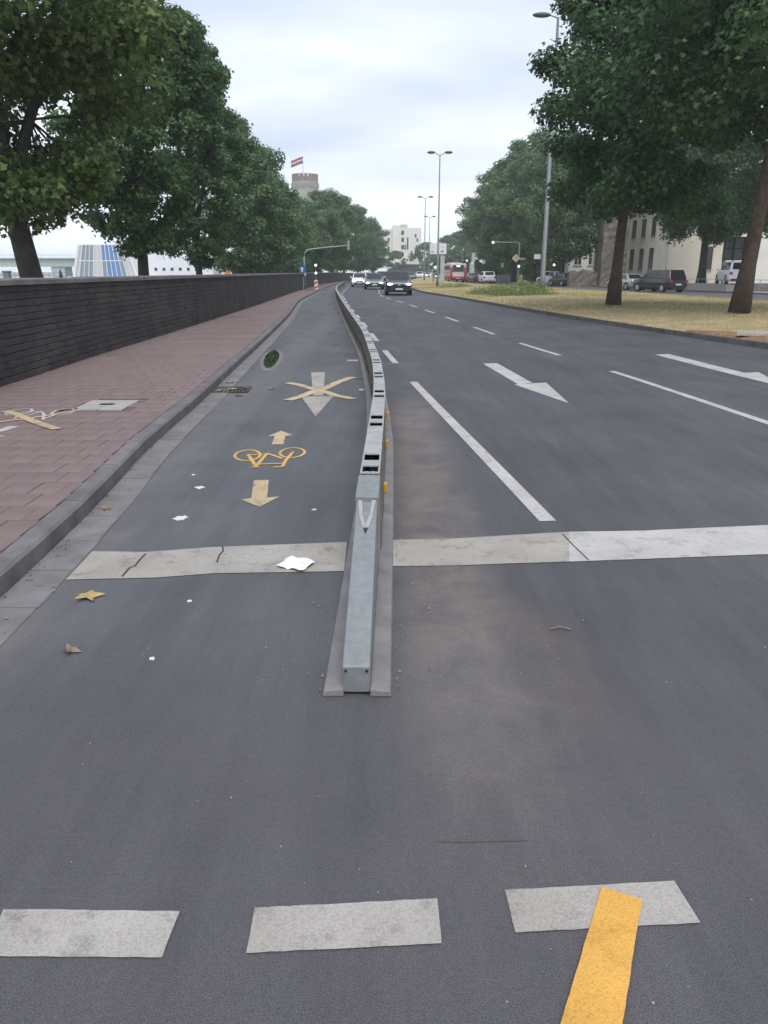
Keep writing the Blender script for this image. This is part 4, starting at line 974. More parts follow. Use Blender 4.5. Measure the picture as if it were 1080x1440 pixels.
q = AT(424.5, Y-1.5, KH); mb = MB(); mb.box((0, 0, .48), (.36, .3, .96)); mb.box((0, 0, .985), (.42, .36, .05)); o = mb.build('control_cabinet', M['old_grey'], loc=(q.x, Y-1.5, KH)); bevel(o, .02); tag(o, 'pale grey control cabinet at the foot of the mast', 'cabinet')
Y = 66; q = AT(445, Y, KH); o = empty('signal_beacon', (q.x, Y, KH), 'white beacon panel with two white lights on the pavement corner', 'beacon')
post(o, ZY(371, Y)-KH, .045); mb = MB(); mb.box((0, -.07, .42), (.3, .06, .8)); bp = mb.build('panel', M['sign_white'], o)
for k in range(2):
    mb = MB(); mb.face([(-.15, -.102, .12+.36*k), (.15, -.102, .26+.36*k), (.15, -.102, .4+.36*k), (-.15, -.102, .26+.36*k)]); mb.build('red_stripe', M['sign_red'], bp)
mb = MB(); mb.box((0, 0, .05), (.5, .42, .1)); bevel(mb.build('foot', M['orange'], o), .03)
for py in (373, 384):
    mb = MB(); mb.box((0, -.02, ZY(py, Y)-KH), (.24, .12, .36)); sg = mb.build('signal_head', M['metal_dark'], o)
    mb = MB(); mb.ell((0, -.1, ZY(py, Y)-KH), (.1, .03, .1), 12, 6); mb.build('lens', M['light_white'], sg)
for px, Y, yt, lb in [(372, 80, 331, 'thin pole among the plane trees, nearer one'), (397, 95, 343, 'thin pole among the plane trees, farther one')]:
    q = AT(px, Y, 0); o = empty('promenade_lamp', (q.x, Y, -.55), lb, 'lamp', 'thin promenade lamp poles'); H = ZY(yt, Y)+.55; post(o, H, .05)
    mb = MB(); mb.ell((0, 0, H+.08), (.2, .2, .14), 12, 6); mb.build('lamp_head', M['light_white' if 0 else 'sign_pale'], o)

# ------------------------------------------------------------------ buildings
def window(parent, A, ux, wd, ht, frame_m, glass='glass_house', depth=.12, bars=True, sill=True):
    """window part on a facade: A lower-left corner, ux unit vector along the wall, outward normal to its right-hand side"""
    ux = Vector(ux); nz = Vector((0, 0, 1)); nr = ux.cross(nz)
    mb = MB(); t_ = min(.09, wd*.12)
    def bx(u0, u1, v0, v1, d0, d1):
        P = [A+ux*u+nr*d+nz*v for v in (v0, v1) for u, d in ((u0, d1), (u1, d1), (u1, d0), (u0, d0))]; mb.hexa(P)
    bx(0, t_, 0, ht, -.02, .05); bx(wd-t_, wd, 0, ht, -.02, .05); bx(t_, wd-t_, 0, t_, -.02, .05); bx(t_, wd-t_, ht-t_, ht, -.02, .05)
    if bars and wd > .9: bx(wd/2-t_/2, wd/2+t_/2, t_, ht-t_, -.02, .045); bx(t_, wd-t_, ht*.66, ht*.66+t_*.8, -.02, .047)
    w_ = mb.build('window', frame_m, parent, world=True)
    mb = MB(); bx(t_*.7, wd-t_*.7, t_*.7, ht-t_*.7, .004, .02); g = mb.build('pane', M[glass], w_); g.location = (0, 0, 0)
    if sill:
        mb = MB(); bx(-.08, wd+.08, -.1, 0, -.02, .14); s_ = mb.build('sill', M['cover_concrete'], w_)
    return w_
def gable_house(name, label, corner, ux, wd, uy, ln, eave, ridge, wallm, roofm, ridge_along='y'):
    """corner, ux across (wd), uy back (ln)"""
    o = empty(name, corner, label, 'building'); c = Vector(corner); ux, uy = Vector(ux).normalized(), Vector(uy).normalized()
    P = [c, c+ux*wd, c+ux*wd+uy*ln, c+uy*ln]; mb = MB(); E_ = [q+Vector((0, 0, eave)) for q in P]
    mb.hexa(P+E_)
    if ridge_along == 'y':
        r0, r1 = c+ux*wd/2+Vector((0, 0, ridge)), c+ux*wd/2+uy*ln+Vector((0, 0, ridge)); mb.face([E_[0], E_[1], r0]); mb.face([E_[2], E_[3], r1])
        sides = ((E_[0], E_[3], r1, r0), (E_[1], E_[2], r1, r0))
    else:
        r0, r1 = c+uy*ln/2+Vector((0, 0, ridge)), c+uy*ln/2+ux*wd+Vector((0, 0, ridge)); mb.face([E_[0], E_[3], r0]); mb.face([E_[1], E_[2], r1])
        sides = ((E_[0], E_[1], r1, r0), (E_[3], E_[2], r1, r0))
    mb.build('wall', wallm, o, world=True)
    mb = MB()
    for a, b, r1_, r0_ in sides:
        out_ = ((a+b)/2-(r0_+r1_)/2); out_.z = 0; ov = out_.normalized()*.3-Vector((0, 0, .2)); q = [a+ov, b+ov, r1_, r0_]
        mb.hexa([k+Vector((0, 0, .02)) for k in q]+[k+Vector((0, 0, .2)) for k in q])
    mb.build('roof', roofm, o, world=True); return o
# cream house: gable end towards us, long side along the road
cy = 84; c0 = AT(934, cy, 0); ry = Vector((-.13, 1, 0)).normalized(); rx = Vector((ry.y, -ry.x, 0))
ch = gable_house('cream_house', 'cream rendered house with narrow dark windows behind the black people carrier', c0, rx, 8.2, ry, 20, 8.2, 11.5, M['cream_render'], M['roof_grey'])
zb_, zt_ = ZY(381, cy+6), ZY(353, cy+4)
for i in range(5): window(ch, c0+ry*(3.2+2.4*i+.95)+Vector((0, 0, 1.75))-rx*.0, -ry, .95, 2.3, M['frame_brown'])
for i in range(5): window(ch, c0+ry*(3.2+2.4*i+.95)+Vector((0, 0, 5.2)), -ry, .95, 1.9, M['frame_brown'])
xw = AT(988.5, cy, 2).x-c0.x
window(ch, c0+rx*xw+Vector((0, 0, ZY(379, cy))), rx, 1.15, ZY(346.5, cy)-ZY(379, cy), M['frame_brown'])
window(ch, c0+rx*(xw-3.2)+Vector((0, 0, 5.6)), rx, 1.1, 1.8, M['frame_brown'])
mb = MB(); mb.tube([c0-rx*.06-ry*.06+Vector((0, 0, 0)), c0-rx*.06-ry*.06+Vector((0, 0, 8))], .06, 8); mb.build('downpipe', M['old_grey'], ch, world=True)
# white house with red roof behind
c1 = AT(1031, 104, 0); wr_ = Vector((1, .25, 0)).normalized(); wy_ = Vector((-.25, 1, 0)).normalized()
rh = gable_house('red_roof_house', 'white gabled house with red roof behind the leaning verge tree', c1, wr_, 9, wy_, 13, 6.6, 13.4, M['white_render'], M['tile_red'])
window(rh, c1+wr_*1.0+Vector((0, 0, ZY(342, 104))), wr_, 1.0, 1.3, M['frame_white']); window(rh, c1+wr_*2.2+Vector((0, 0, ZY(303, 104))), wr_, .9, 1.2, M['frame_white'])
window(rh, c1+wr_*5.2+Vector((0, 0, ZY(342, 104))), wr_, 1.0, 1.3, M['frame_white']); window(rh, c1+wr_*1.0+Vector((0, 0, 1.4)), wr_, 1.0, 1.4, M['frame_white'])
mb = MB(); mb.hexa([(c1.x-5.2, c1.y+3, 0), (c1.x-.05, c1.y+3, 0), (c1.x-.05, c1.y+9, 0), (c1.x-5.2, c1.y+9, 0), (c1.x-5.2, c1.y+3, 8.6), (c1.x-.05, c1.y+3, 8.6), (c1.x-.05, c1.y+9, 8.6), (c1.x-5.2, c1.y+9, 8.6)]); mb.build('wing', M['tile_red'], rh, world=True)
# white house left of the ruin
c2 = AT(798, 116, 0); b2 = AT(850, 116, 0)
wh = gable_house('white_house', 'white house with dark square windows left of the stone ruin', c2, (1, -.1, 0), b2.x-c2.x+2, (.1, 1, 0), 10, 8.6, 10.5, M['white_render'], M['roof_grey'], 'x')
u2 = Vector((1, -.1, 0)).normalized()
for r_, zz in enumerate((ZY(373, 116), ZY(343, 116))):
    for i in range(3): window(wh, c2+u2*(.7+2.0*i)+Vector((0, 0, zz)), u2, 1.1, 1.6, M['frame_white'])
mb = MB(); mb.hexa([c2+u2*-.05+Vector((0, -.08, 4.2)), c2+u2*7+Vector((0, -.08, 4.2)), c2+u2*7+Vector((0, .0, 4.2)), c2+u2*-.05+Vector((0, 0, 4.2)), c2+u2*-.05+Vector((0, -.08, 4.4)), c2+u2*7+Vector((0, -.08, 4.4)), c2+u2*7+Vector((0, 0, 4.4)), c2+u2*-.05+Vector((0, 0, 4.4))]); mb.build('string_course', M['cover_concrete'], wh, world=True)
# ruined stone tower and wall
def rough_box(name, c, dims, parent, seed, mtl='rubble', amp=.055, world=True):
    rd = random.Random(seed); nx, ny, nz = [max(2, int(d/.4)) for d in dims]; V = []; F = []; idx = {}
    def vid(i, j, k):
        if (i, j, k) not in idx:
            idx[(i, j, k)] = len(V); top_ = amp*9*rd.random() if k == nz else 0
            V.append((c[0]-dims[0]/2+dims[0]*i/nx+rd.uniform(-amp, amp), c[1]-dims[1]/2+dims[1]*j/ny+rd.uniform(-amp, amp), c[2]+dims[2]*k/nz-top_))
        return idx[(i, j, k)]
    for i in range(nx):
        for k in range(nz):
            F.append((vid(i, 0, k), vid(i+1, 0, k), vid(i+1, 0, k+1), vid(i, 0, k+1))); F.append((vid(i+1, ny, k), vid(i, ny, k), vid(i, ny, k+1), vid(i+1, ny, k+1)))
    for j in range(ny):
        for k in range(nz):
            F.append((vid(0, j+1, k), vid(0, j, k), vid(0, j, k+1), vid(0, j+1, k+1))); F.append((vid(nx, j, k), vid(nx, j+1, k), vid(nx, j+1, k+1), vid(nx, j, k+1)))
    for i in range(nx):
        for j in range(ny): F.append((vid(i, j, nz), vid(i+1, j, nz), vid(i+1, j+1, nz), vid(i, j+1, nz)))
    return put(name, mesh(name, V, F, M[mtl]), parent, world=world)
ta, tb = AT(843, 88, 0), AT(878, 88, 0)
ru = empty('stone_ruin', ((ta.x+tb.x)/2, 88, 0), 'brown rubble stone tower ruin behind the second verge tree', 'ruin')
rough_box('tower', ((ta.x+tb.x)/2, 89.5, 0), (tb.x-ta.x, 3, 8.2), ru, 4); rough_box('low_wall', ((AT(803, 88, 0).x+ta.x)/2-.1, 89.2, 0), (ta.x-AT(803, 88, 0).x, 1.2, 1.9), ru, 5)
# low wall/hedge strip and far pavement, railing
strip('far_pavement', lambda y: cv_medfar(y)+9.0, lambda y: cv_medfar(y)+15, .12, M['promenade'], n=2)
fk = sheet('far_kerb', [[(cv_medfar(y)+8.9, y, 0), (cv_medfar(y)+8.9, y, .125), (cv_medfar(y)+9.05, y, .125)] for y in YS], M['kerb_stone'])
rail = empty('railing', (cv_medfar(70)+11.3, 70, .12), 'long low grey railing along the far pavement', 'railing')
mbr = [MB(), MB()]; yy = 46.0; pts_ = []
while yy < 88:
    x = cv_medfar(yy)+11.3; pts_.append((x, yy)); mb = MB(); mb.tube([(x, yy, .1), (x, yy, 1.02)], .03, 8); mb.build('post', M['old_grey'], rail, world=True); yy += 1.5
for zz in (.5, .98):
    mb = MB(); mb.tube([(x, y, zz) for x, y in pts_], .022, 6); mb.build('rail', M['old_grey'], rail, world=True)
# raised yard wall under the van
a, b = AT(1000, 66, 0), AT(1090, 66, 0)
mb = MB(); mb.hexa([(a.x, 63.2, 0), (b.x+6, 63.2, 0), (b.x+6, 72, 0), (a.x, 72, 0), (a.x, 63.2, .615), (b.x+6, 63.2, .615), (b.x+6, 72, .615), (a.x, 72, .615)]); o = mb.build('raised_yard', M['cover_concrete']); tag(o, 'low raised concrete yard carrying the white van', 'platform')
# billboard frame
Y = 76; a, b = AT(1018, Y, 4), AT(1062, Y, 4); z0, z1 = ZY(366, Y), ZY(333, Y); bb = empty('billboard', ((a.x+b.x)/2, Y, 0), 'grey gridded billboard back behind the leaning verge tree', 'billboard')
hw = (b.x-a.x)/2
mb = MB(); mb.box((0, .05, (z0+z1)/2), (hw*2, .06, z1-z0)); mb.build('panel', M['billboard'], bb)
for k in range(4):
    x = -hw+.05+(2*hw-.1)*k/3; mb = MB(); mb.box((x, -.05, (z0+z1)/2-.4), (.09, .1, z1-z0+.8)); mb.build('upright', M['metal_dark'], bb)
for k in range(3):
    mb = MB(); mb.box((0, -.12, z0+.05+(z1-z0-.1)*k/2), (hw*2, .05, .1)); mb.build('crossbar', M['metal_dark'], bb)
for s in (-1, 1):
    mb = MB(); mb.box((s*hw*.8, .1, z0/2), (.14, .14, z0)); mb.build('leg', M['metal_dark'], bb)
# white apartment block at the end of the road
Yb = 300; L0 = AT(549, Yb, 0).x; L1 = AT(592, Yb, 0).x; ap = empty('apartment_block', ((L0+L1)/2, Yb, 0), 'white apartment block closing the view at the end of the road', 'building')
def blk(x0, x1, y0, y1, z0, z1, nm, m_): 
    mb = MB(); mb.hexa([(x0, y0, z0), (x1, y0, z0), (x1, y1, z0), (x0, y1, z0), (x0, y0, z1), (x1, y0, z1), (x1, y1, z1), (x0, y1, z1)]); return mb.build(nm, M[m_], ap, world=True)
XP = lambda px: AT(px, Yb, 8).x
ZP = lambda py: ZY(py, Yb)
blk(XP(552), XP(592), Yb, Yb+14, 4.2, ZP(320.5), 'wall', 'white_render'); blk(XP(551.8), XP(563), Yb-.6, Yb+12, 4.2, ZP(317), 'wall', 'white_render'); blk(XP(563.5), XP(573), Yb+3, Yb+9, ZP(320.5), ZP(315), 'roof_house', 'old_grey')
blk(XP(538), XP(551.7), Yb+1, Yb+12, 3, ZP(322), 'wall', 'white_render'); blk(XP(537), XP(560), Yb-3, Yb-.7, 2.6, ZP(370), 'podium', 'white_render')
blk(XP(560), XP(590), Yb+1, Yb+13, 0, 4.2, 'ground_floor', 'roof_grey'); blk(XP(564), XP(575), Yb-2.2, Yb-.1, 4.3, 5.2, 'canopy', 'white_render')
for s in range(4): blk(XP(538+3.4*s), XP(541.4+3.4*s)-.02, Yb-1.8+.01*s, Yb-.72, ZP(372), ZP(369-2.6*s), 'stepped_wall', 'white_render')
ux_ = Vector((1, 0, 0))
for k in range(5): window(ap, Vector((XP(564.2), Yb, ZP(371-10.2*k))), ux_, 1.0, 1.5, M['metal_grey'], bars=False, sill=False)
for px, py, hh in [(571.5, 371, 1.7), (568.6, 351, 1.7), (572, 351, 3), (572, 340, 1.5), (577.5, 362, 2.3), (583, 334, 1.2), (585.5, 340, 1.2)]:
    window(ap, Vector((XP(px), Yb, ZP(py))), ux_, .6, hh, M['metal_grey'], bars=False, sill=False)
for px, py in [(545, 340), (545, 352), (541, 346)]: window(ap, Vector((XP(px), Yb+1, ZP(py))), ux_, .8, 1.4, M['metal_grey'], bars=False, sill=False)
# round battlemented tower with flag
Yt = 300; tc_ = AT(430.5, Yt, 20); hwid = (AT(448.5, Yt, 30).x-AT(412, Yt, 30).x)/2; zt = ZY(245.5, Yt); zc = ZY(256, Yt)
tw_ = empty('round_tower', (tc_.x, Yt, 0), 'round medieval tower with battlements rising above the trees', 'tower')
mb = MB(); mb.lathe([(hwid*.94, 0), (hwid*.93, zc-2.2), (hwid, zc-.6), (hwid, zc)], 40); mb.build('shaft', M['tower_pale'], tw_)
mb = MB(); mb.lathe([(hwid, zc+.02), (hwid, zc+1.6)], 40); mb.build('parapet', M['tower_brick'], tw_)
for k in range(18):
    q = 2*math.pi*k/18; mb = MB(); mb.box((0, 0, (zt-zc-1.6)/2), (.5, 1.15, zt-zc-1.6)); mb.build('merlon', M['tower_brick'], tw_, loc=((hwid-.28)*math.cos(q), (hwid-.28)*math.sin(q), zc+1.6), rot=(0, 0, q))
for k in range(26):
    q = 2*math.pi*k/26; mb = MB(); mb.box((0, 0, 0), (.45, .4, 1.5)); mb.build('corbel', M['tower_pale'], tw_, loc=((hwid+.1)*math.cos(q), (hwid+.1)*math.sin(q), zc-1.2), rot=(0, 0, q))
fp = empty('flag', (tc_.x-.6, Yt, zc+1.5), 'red and white flag flying on the round tower', 'flag'); ft = ZY(219, Yt)-zc-1.5
mb = MB(); mb.tube([(0, 0, 0), (0, 0, ft)], [.09, .05], 8); mb.build('pole', M['metal_grey'], fp)
fl = AT(427.5, Yt, 30).x-AT(411, Yt, 30).x
for k, m_ in enumerate(('flag_red', 'flag_white', 'flag_red')):
    V = []; F = []
    for i in range(9):
        u = i/8; zo = ft-.25-u*1.35; yo = .25*math.sin(u*7)
        for d in (0, .62 if k == 1 else .82): V.append((-fl*u, yo, zo-(0, .82, 1.44)[k]-d+.12*math.sin(u*6)))
    for i in range(8): F.append((2*i, 2*i+1, 2*i+3, 2*i+2))
    ob = put('stripe', mesh('stripe', V, F, M[m_], smooth=True), fp); sd = ob.modifiers.new('thickness', 'SOLIDIFY'); sd.thickness = .03
# glass pavilion, white hall and other things across the promenade
Y = 118; a, b = AT(101, Y, 1), AT(196, Y, 1); gp = empty('glass_pavilion', ((a.x+b.x)/2, Y, -.55), 'glass pavilion with slanting white frame and blue panes beyond the wall', 'building')
W2 = (b.x-a.x)/2; zt = ZY(344, Y)+.55; n = 13
def gx_(u, z): return (-W2+2*W2*u)*(1-.3*z/zt)
zb = ZY(389, Y)+.55
mb = MB(); mb.hexa([(-W2-.6, -.3, 0), (W2+.6, -.3, 0), (W2+.6, 9, 0), (-W2-.6, 9, 0), (-W2-.6, -.3, zb), (W2+.6, -.3, zb), (W2+.6, 9, zb), (-W2-.6, 9, zb)]); mb.build('plinth', M['panel_white'], gp)
for i in range(n):
    for r_ in range(2):
        za, zz = zb+(zt-zb)*r_/2, zb+(zt-zb)*(r_+1)/2; g_ = 'glass_blue' if i in (7, 8, 9) or (i == 6 and r_) else ('glass_milk' if i in (0, 4, 5, 11, 12) else 'glass_steel')
        mb = MB(); q = [(gx_(i/n, za)+.04, .02*za, za+.03), (gx_((i+1)/n, za)-.04, .02*za, za+.03), (gx_((i+1)/n, zz)-.04, .02*zz, zz-.03), (gx_(i/n, zz)+.04, .02*zz, zz-.03)]
        mb.hexa([(x, y+.05, z) for x, y, z in q]+[(x, y, z) for x, y, z in q]); mb.build('pane', M[g_], gp)
for i in range(n+1):
    mb = MB(); t_ = .22 if i in (0, n) else .06; mb.tube([(gx_(i/n, zb), -.03, zb), (gx_(i/n, zt), .02*zt-.03, zt)], t_, 6); mb.build('mullion', M['panel_white'], gp)
mb = MB(); mb.box((0, .1, (zt+zb)/2), (W2*1.68, .1, .12)); mb.build('transom', M['panel_white'], gp)
mb = MB(); mb.hexa([(-W2, .3, zb), (W2, .3, zb), (W2, 8, zb), (-W2, 8, zb), (gx_(0, zt), .3, zt), (gx_(1, zt), .3, zt), (gx_(1, zt), 8, zt), (gx_(0, zt), 8, zt)]); mb.build('hall', M['panel_white'], gp)
a, b = AT(200, 124, 1), AT(300, 124, 1); mb = MB(); hh_ = ZY(356, 124)+.55
wh2 = empty('white_hall', ((a.x+b.x)/2, 124, -.55), 'long white hall behind the wall right of the glass pavilion', 'building'); W3 = (b.x-a.x)/2
mb.hexa([(-W3, 0, 0), (W3, 0, 0), (W3, 9, 0), (-W3, 9, 0), (-W3, 0, hh_), (W3, 0, hh_*.86), (W3, 9, hh_*.86), (-W3, 9, hh_)]); mb.build('wall', M['panel_white'], wh2)
for k in range(6):
    mb = MB(); mb.box((-W3+2.2+k*1.25, -.03, ZY(378.5, 124)+.55), (.42, .05, .42)); mb.build('window', M['glass_house'], wh2)
a, b = AT(312, 112, 1), AT(342, 112, 1); kk = empty('kiosk', ((a.x+b.x)/2, 112, -.55), 'small pale kiosk with orange door between plane trees', 'building'); W4 = (b.x-a.x)/2; hk = ZY(371, 112)+.55
mb = MB(); mb.hexa([(-W4, 0, 0), (W4, 0, 0), (W4, 3, 0), (-W4, 3, 0), (-W4, 0, hk), (W4, 0, hk), (W4, 3, hk), (-W4, 3, hk)]); mb.build('wall', M['cream_render'], kk)
mb = MB(); mb.box((0, 1.4, hk+.1), (W4*2+.6, 3.8, .2)); mb.build('roof', M['roof_grey'], kk)
mb = MB(); mb.box((-W4*.45, -.03, 1.25), (.8, .06, 2.4)); mb.build('door', M['orange'], kk)
mb = MB(); mb.box((W4*.4, -.03, 1.6), (1.0, .06, .9)); mb.build('window', M['glass_house'], kk)
a, b = AT(383, 106, 1), AT(402, 106, 1); hb = empty('brick_hut', ((a.x+b.x)/2, 106, -.55), 'tan brick hut behind the wall near the mast arm', 'building'); W5 = (b.x-a.x)/2; hk = ZY(366, 106)+.55
mb = MB(); mb.hexa([(-W5, 0, 0), (W5, 0, 0), (W5, 3, 0), (-W5, 3, 0), (-W5, 0, hk), (W5, 0, hk), (W5, 3, hk), (-W5, 3, hk)]); mb.build('wall', M['brick_tan'], hb)
mb = MB(); mb.box((0, 1.4, hk+.12), (W5*2+.5, 3.6, .24)); mb.build('roof', M['roof_grey'], hb)
mb = MB(); mb.box((.1, -.03, 1.2), (.75, .06, 2.2)); mb.build('door', M['frame_brown'], hb)
# river bridge far left
br = empty('river_bridge', (-190, 300, -3.4), 'pale green girder bridge across the river at far left', 'bridge'); z0, z1 = ZY(375, 300)+3.4, ZY(364, 300)+3.4
mb = MB(); mb.box((0, 0, (z0+z1)/2), (300, 8, z1-z0)); mb.build('girder', M['bridge_green'], br)
mb = MB(); mb.box((0, 0, z1+.12), (300, 10, .24)); mb.build('deck', M['old_grey'], br)
for x in (-90, -10, 70):
    mb = MB(); mb.box((x, 0, z0/2), (5, 7, z0)); mb.build('pier', M['old_grey'], br)
for x in range(-145, 150, 10):
    mb = MB(); mb.tube([(x, -4.8, z1+.2), (x, -4.8, z1+1.3)], .07, 6); mb.build('rail_post', M['bridge_green'], br)
mb = MB(); mb.tube([(-150, -4.8, z1+1.3), (150, -4.8, z1+1.3)], .08, 6); mb.build('handrail', M['bridge_green'], br)
# quay wall pieces seen through the gap at far left
a, b = AT(-60, 58, 1), AT(100, 58, 1); mb = MB(); zq = ZY(393.5, 58)
mb.hexa([(a.x, 58, -.55), (b.x, 58, -.55), (b.x, 58.6, -.55), (a.x, 58.6, -.55), (a.x, 58, zq), (b.x, 58, zq), (b.x, 58.6, zq), (a.x, 58.6, zq)]); o = mb.build('quay_parapet', M['old_grey']); tag(o, 'pale quay parapet glimpsed past the nearest plane trunk', 'wall')
q = AT(11, 57, 1); mb = MB(); mb.box((0, 0, (ZY(383, 57)+.55)/2), (.42, .42, ZY(383, 57)+.55)); mb.box((0, 0, ZY(383, 57)+.6), (.5, .5, .12)); o = mb.build('gate_pillar', M['metal_grey'], loc=(q.x, 57, -.55)); bevel(o, .02); tag(o, 'square grey pillar at the far left above the wall', 'pillar')
qr = empty('quay_railing', (AT(50, 57.5, 1).x, 57.5, zq), 'thin railing on the quay left of the nearest plane trunk', 'railing')
xa, xb = AT(14, 57.5, 1).x-qr.location.x, AT(102, 57.5, 1).x-qr.location.x
for k in range(12):
    x = xa+(xb-xa)*k/11; mb = MB(); mb.tube([(x, 0, -.02), (x, 0, .5)], .018, 6); mb.build('post', M['metal_grey'], qr)
for zz in (.25, .5):
    mb = MB(); mb.tube([(xa, 0, zz), (xb, 0, zz)], .014, 6); mb.build('rail', M['metal_grey'], qr)
q = AT(87, 40, 1); mb = MB(); z0 = ZY(378, 40)+.55; mb.lathe([(.05, 0), (.05, z0*.62), (.12, z0*.66), (.13, z0*.75), (.06, z0*.92), (.012, z0)], 10); o = mb.build('folded_parasol', M['metal_dark'], loc=(q.x, 40, -.55)); tag(o, 'dark folded parasol just right of the nearest plane trunk', 'parasol')
# pale spire beside the queue of cars
Y = 215; q = AT(667, Y, 0); o = empty('stone_spire', (q.x, Y, 0), 'pale slender stone spire behind the queueing cars', 'monument'); z1 = ZY(336, Y); 
mb = MB(); mb.lathe([(1.5, 0), (1.4, z1*.35), (.95, z1*.42), (.9, z1*.7), (.45, z1*.76), (.4, z1*.95), (.05, z1)], 10); mb.build('column', M['old_grey'], o)
mb = MB(); mb.box((2.6, 1, 2), (4.5, 3, 4)); mb.build('plinth', M['old_grey'], o)
q = AT(693, 150, 0); mb = MB(); mb.box((0, 0, 1.3), (4.2, 1, 2.6)); mb.box((0, -.05, 2.68), (4.4, 1.2, .16)); o = mb.build('brick_wall', M['brick_tan'], loc=(q.x, 150, 0)); tag(o, 'short reddish brick wall right of the queueing cars', 'wall')
q = AT(713, 128, 0); mb = MB(); mb.box((0, 0, .45), (3.2, .5, .9)); mb.box((0, 0, .95), (3.4, .6, .1)); o = mb.build('concrete_barrier', M['old_grey'], loc=(q.x, 128, .1)); tag(o, 'low pale wall below the small pale sign', 'wall')

# ------------------------------------------------------------------ ground details: covers, drains, litter
cp = G(150, 570, KH); cv_ = empty('access_cover', (cp.x, cp.y, KH-.004), 'pale square access cover set in the red pavement', 'cover')
for sx in (-1, 1):
    mb = MB(); mb.box((sx*.142, 0, .003), (.275, .66, .02)); bevel(mb.build('cover_plate', M['cover_concrete'], cv_), .004)
mb = MB(); mb.box((0, .02, .0145), (.16, .1, .004)); mb.build('lifting_slot', M['gap_dark'], cv_)
# crossed-out bicycle on the pavement (white under yellow)
def z9(x, y): return (x/9.0, 560+y/9.0)
def PV(x, y): return G(*z9(x, y), KH)
mb = MB(); Z0 = KH+.0085; wq = .035
stroke_mb(mb, [PV(*q) for q in [(75, 200), (140, 170), (300, 140), (400, 145), (410, 170), (330, 200), (150, 225), (85, 218)]], wq, Z0, True)
stroke_mb(mb, [PV(*q) for q in [(655, 195), (720, 160), (850, 135), (960, 140), (970, 165), (880, 200), (750, 225), (670, 215)]], wq, Z0+.0005, True)
for k, sg in enumerate([[(190, 270), (250, 200), (520, 175), (560, 215)], [(350, 230), (520, 178)], [(560, 215), (545, 285)], [(545, 275), (720, 215)]]): stroke_mb(mb, [PV(*q) for q in sg], wq, Z0+.001+.0004*k)
stroke_mb(mb, [PV(*q) for q in [(-200, 460), (0, 420), (190, 365)]], .12, Z0); stroke_mb(mb, [PV(*q) for q in [(-150, 500), (60, 488)]], .05, Z0)
mb.build('bicycle_symbol', M['paint_white'], pave)
mb = MB(); stroke_mb(mb, [PV(*q) for q in [(70, 175), (210, 215), (480, 325), (720, 405)]], .1, KH+.013); stroke_mb(mb, [PV(*q) for q in [(-150, 340), (60, 305), (300, 275), (520, 245), (760, 205), (1010, 160)]], .055, KH+.0125)
mb.build('crossing_out', M['paint_pale_ochre'], pave)
# weed-filled opening in the cycle lane
wc = G(382, 505); we = empty('weedy_drain', wc, 'oval asphalt opening filled with dark green weeds in the cycle lane', 'drain', rz=.1)
mb = MB(); k = 26
def ov(i, a, b): q = 2*math.pi*i/k; return (a*math.cos(q)*(1+.06*math.sin(3*q)), b*math.sin(q)+.08*math.cos(2*q))
for i in range(k):
    A0, A1 = ov(i, .21, 1.85), ov(i+1, .21, 1.85); B0, B1 = ov(i, .135, 1.5), ov(i+1, .135, 1.5); mb.face([(*A0, .004), (*A1, .004), (*B1, .012), (*B0, .012)])
mb.build('patch_rim', M['gutter'], we)
mb = MB(); mb.face([(*ov(i, .135, 1.5), .0125) for i in range(k)]); mb.build('soil', M['crack'], we)
n = 2200; aa = rng.uniform(0, 2*np.pi, n); rr = np.sqrt(rng.random(n)); P = np.stack([.12*rr*np.cos(aa), 1.45*rr*np.sin(aa), rng.uniform(.012, .025, n)], 1); nn = rng.normal(size=(n, 3))*.5+np.array([0, 0, 1]); nn /= np.linalg.norm(nn, axis=1)[:, None]
put('weeds', leaf_mesh('weeds', P, nn, .045, M['moss'], False), we)
# gutter drain
dc = G(326, 549); dr = empty('gutter_drain', (dc.x, dc.y, .004), 'leaf strewn iron drain grate in the gutter by the kerb', 'drain', rz=.05)
mb = MB()
for a in (-1, 1): mb.box((a*.235, 0, .008), (.03, .5, .016)); mb.box((0, a*.235, .008), (.44, .03, .016))
mb.build('frame', M['iron'], dr)
for k in range(8):
    mb = MB(); mb.box((-.18+.051*k, 0, .007), (.022, .44, .012)); mb.build('grate_bar', M['iron'], dr)
mb = MB(); mb.box((0, 0, .0008), (.44, .44, .001)); mb.build('pit', M['gap_dark'], dr)
# fallen leaves and litter
def fallen_leaf(px, py, size, rz, m_, label):
    q = G(px, py); V = [(0, 0, .02)]; F = []; k = 10
    for i in range(k):
        a = 2*math.pi*i/k; r_ = size*(1.0 if i % 2 == 0 else .45)*random.uniform(.8, 1.15); V.append((r_*math.cos(a), r_*math.sin(a), .006+random.uniform(0, .022)))
    for i in range(k): F.append((0, 1+i, 1+(i+1) % k))
    o = put('fallen_leaf', mesh('fallen_leaf', V, F, M[m_]), loc=(q.x, q.y, .001), rot=(0, 0, rz)); sd = o.modifiers.new('thickness', 'SOLIDIFY'); sd.thickness = .0015
    tag(o, label, 'leaf', 'fallen leaves')
fallen_leaf(125, 841, .075, .3, 'dead_leaf', 'yellow star shaped fallen leaf in front of the stop line')
fallen_leaf(100, 917, .05, 1.0, 'dead_leaf_brown', 'small brown fallen leaf nearest the camera at left')
fallen_leaf(151, 717, .05, 2.0, 'dead_leaf_brown', 'brown leaf in the gutter beside the kerb')
LD = ['leftmost', 'rightmost', 'uppermost', 'lowest', 'central']
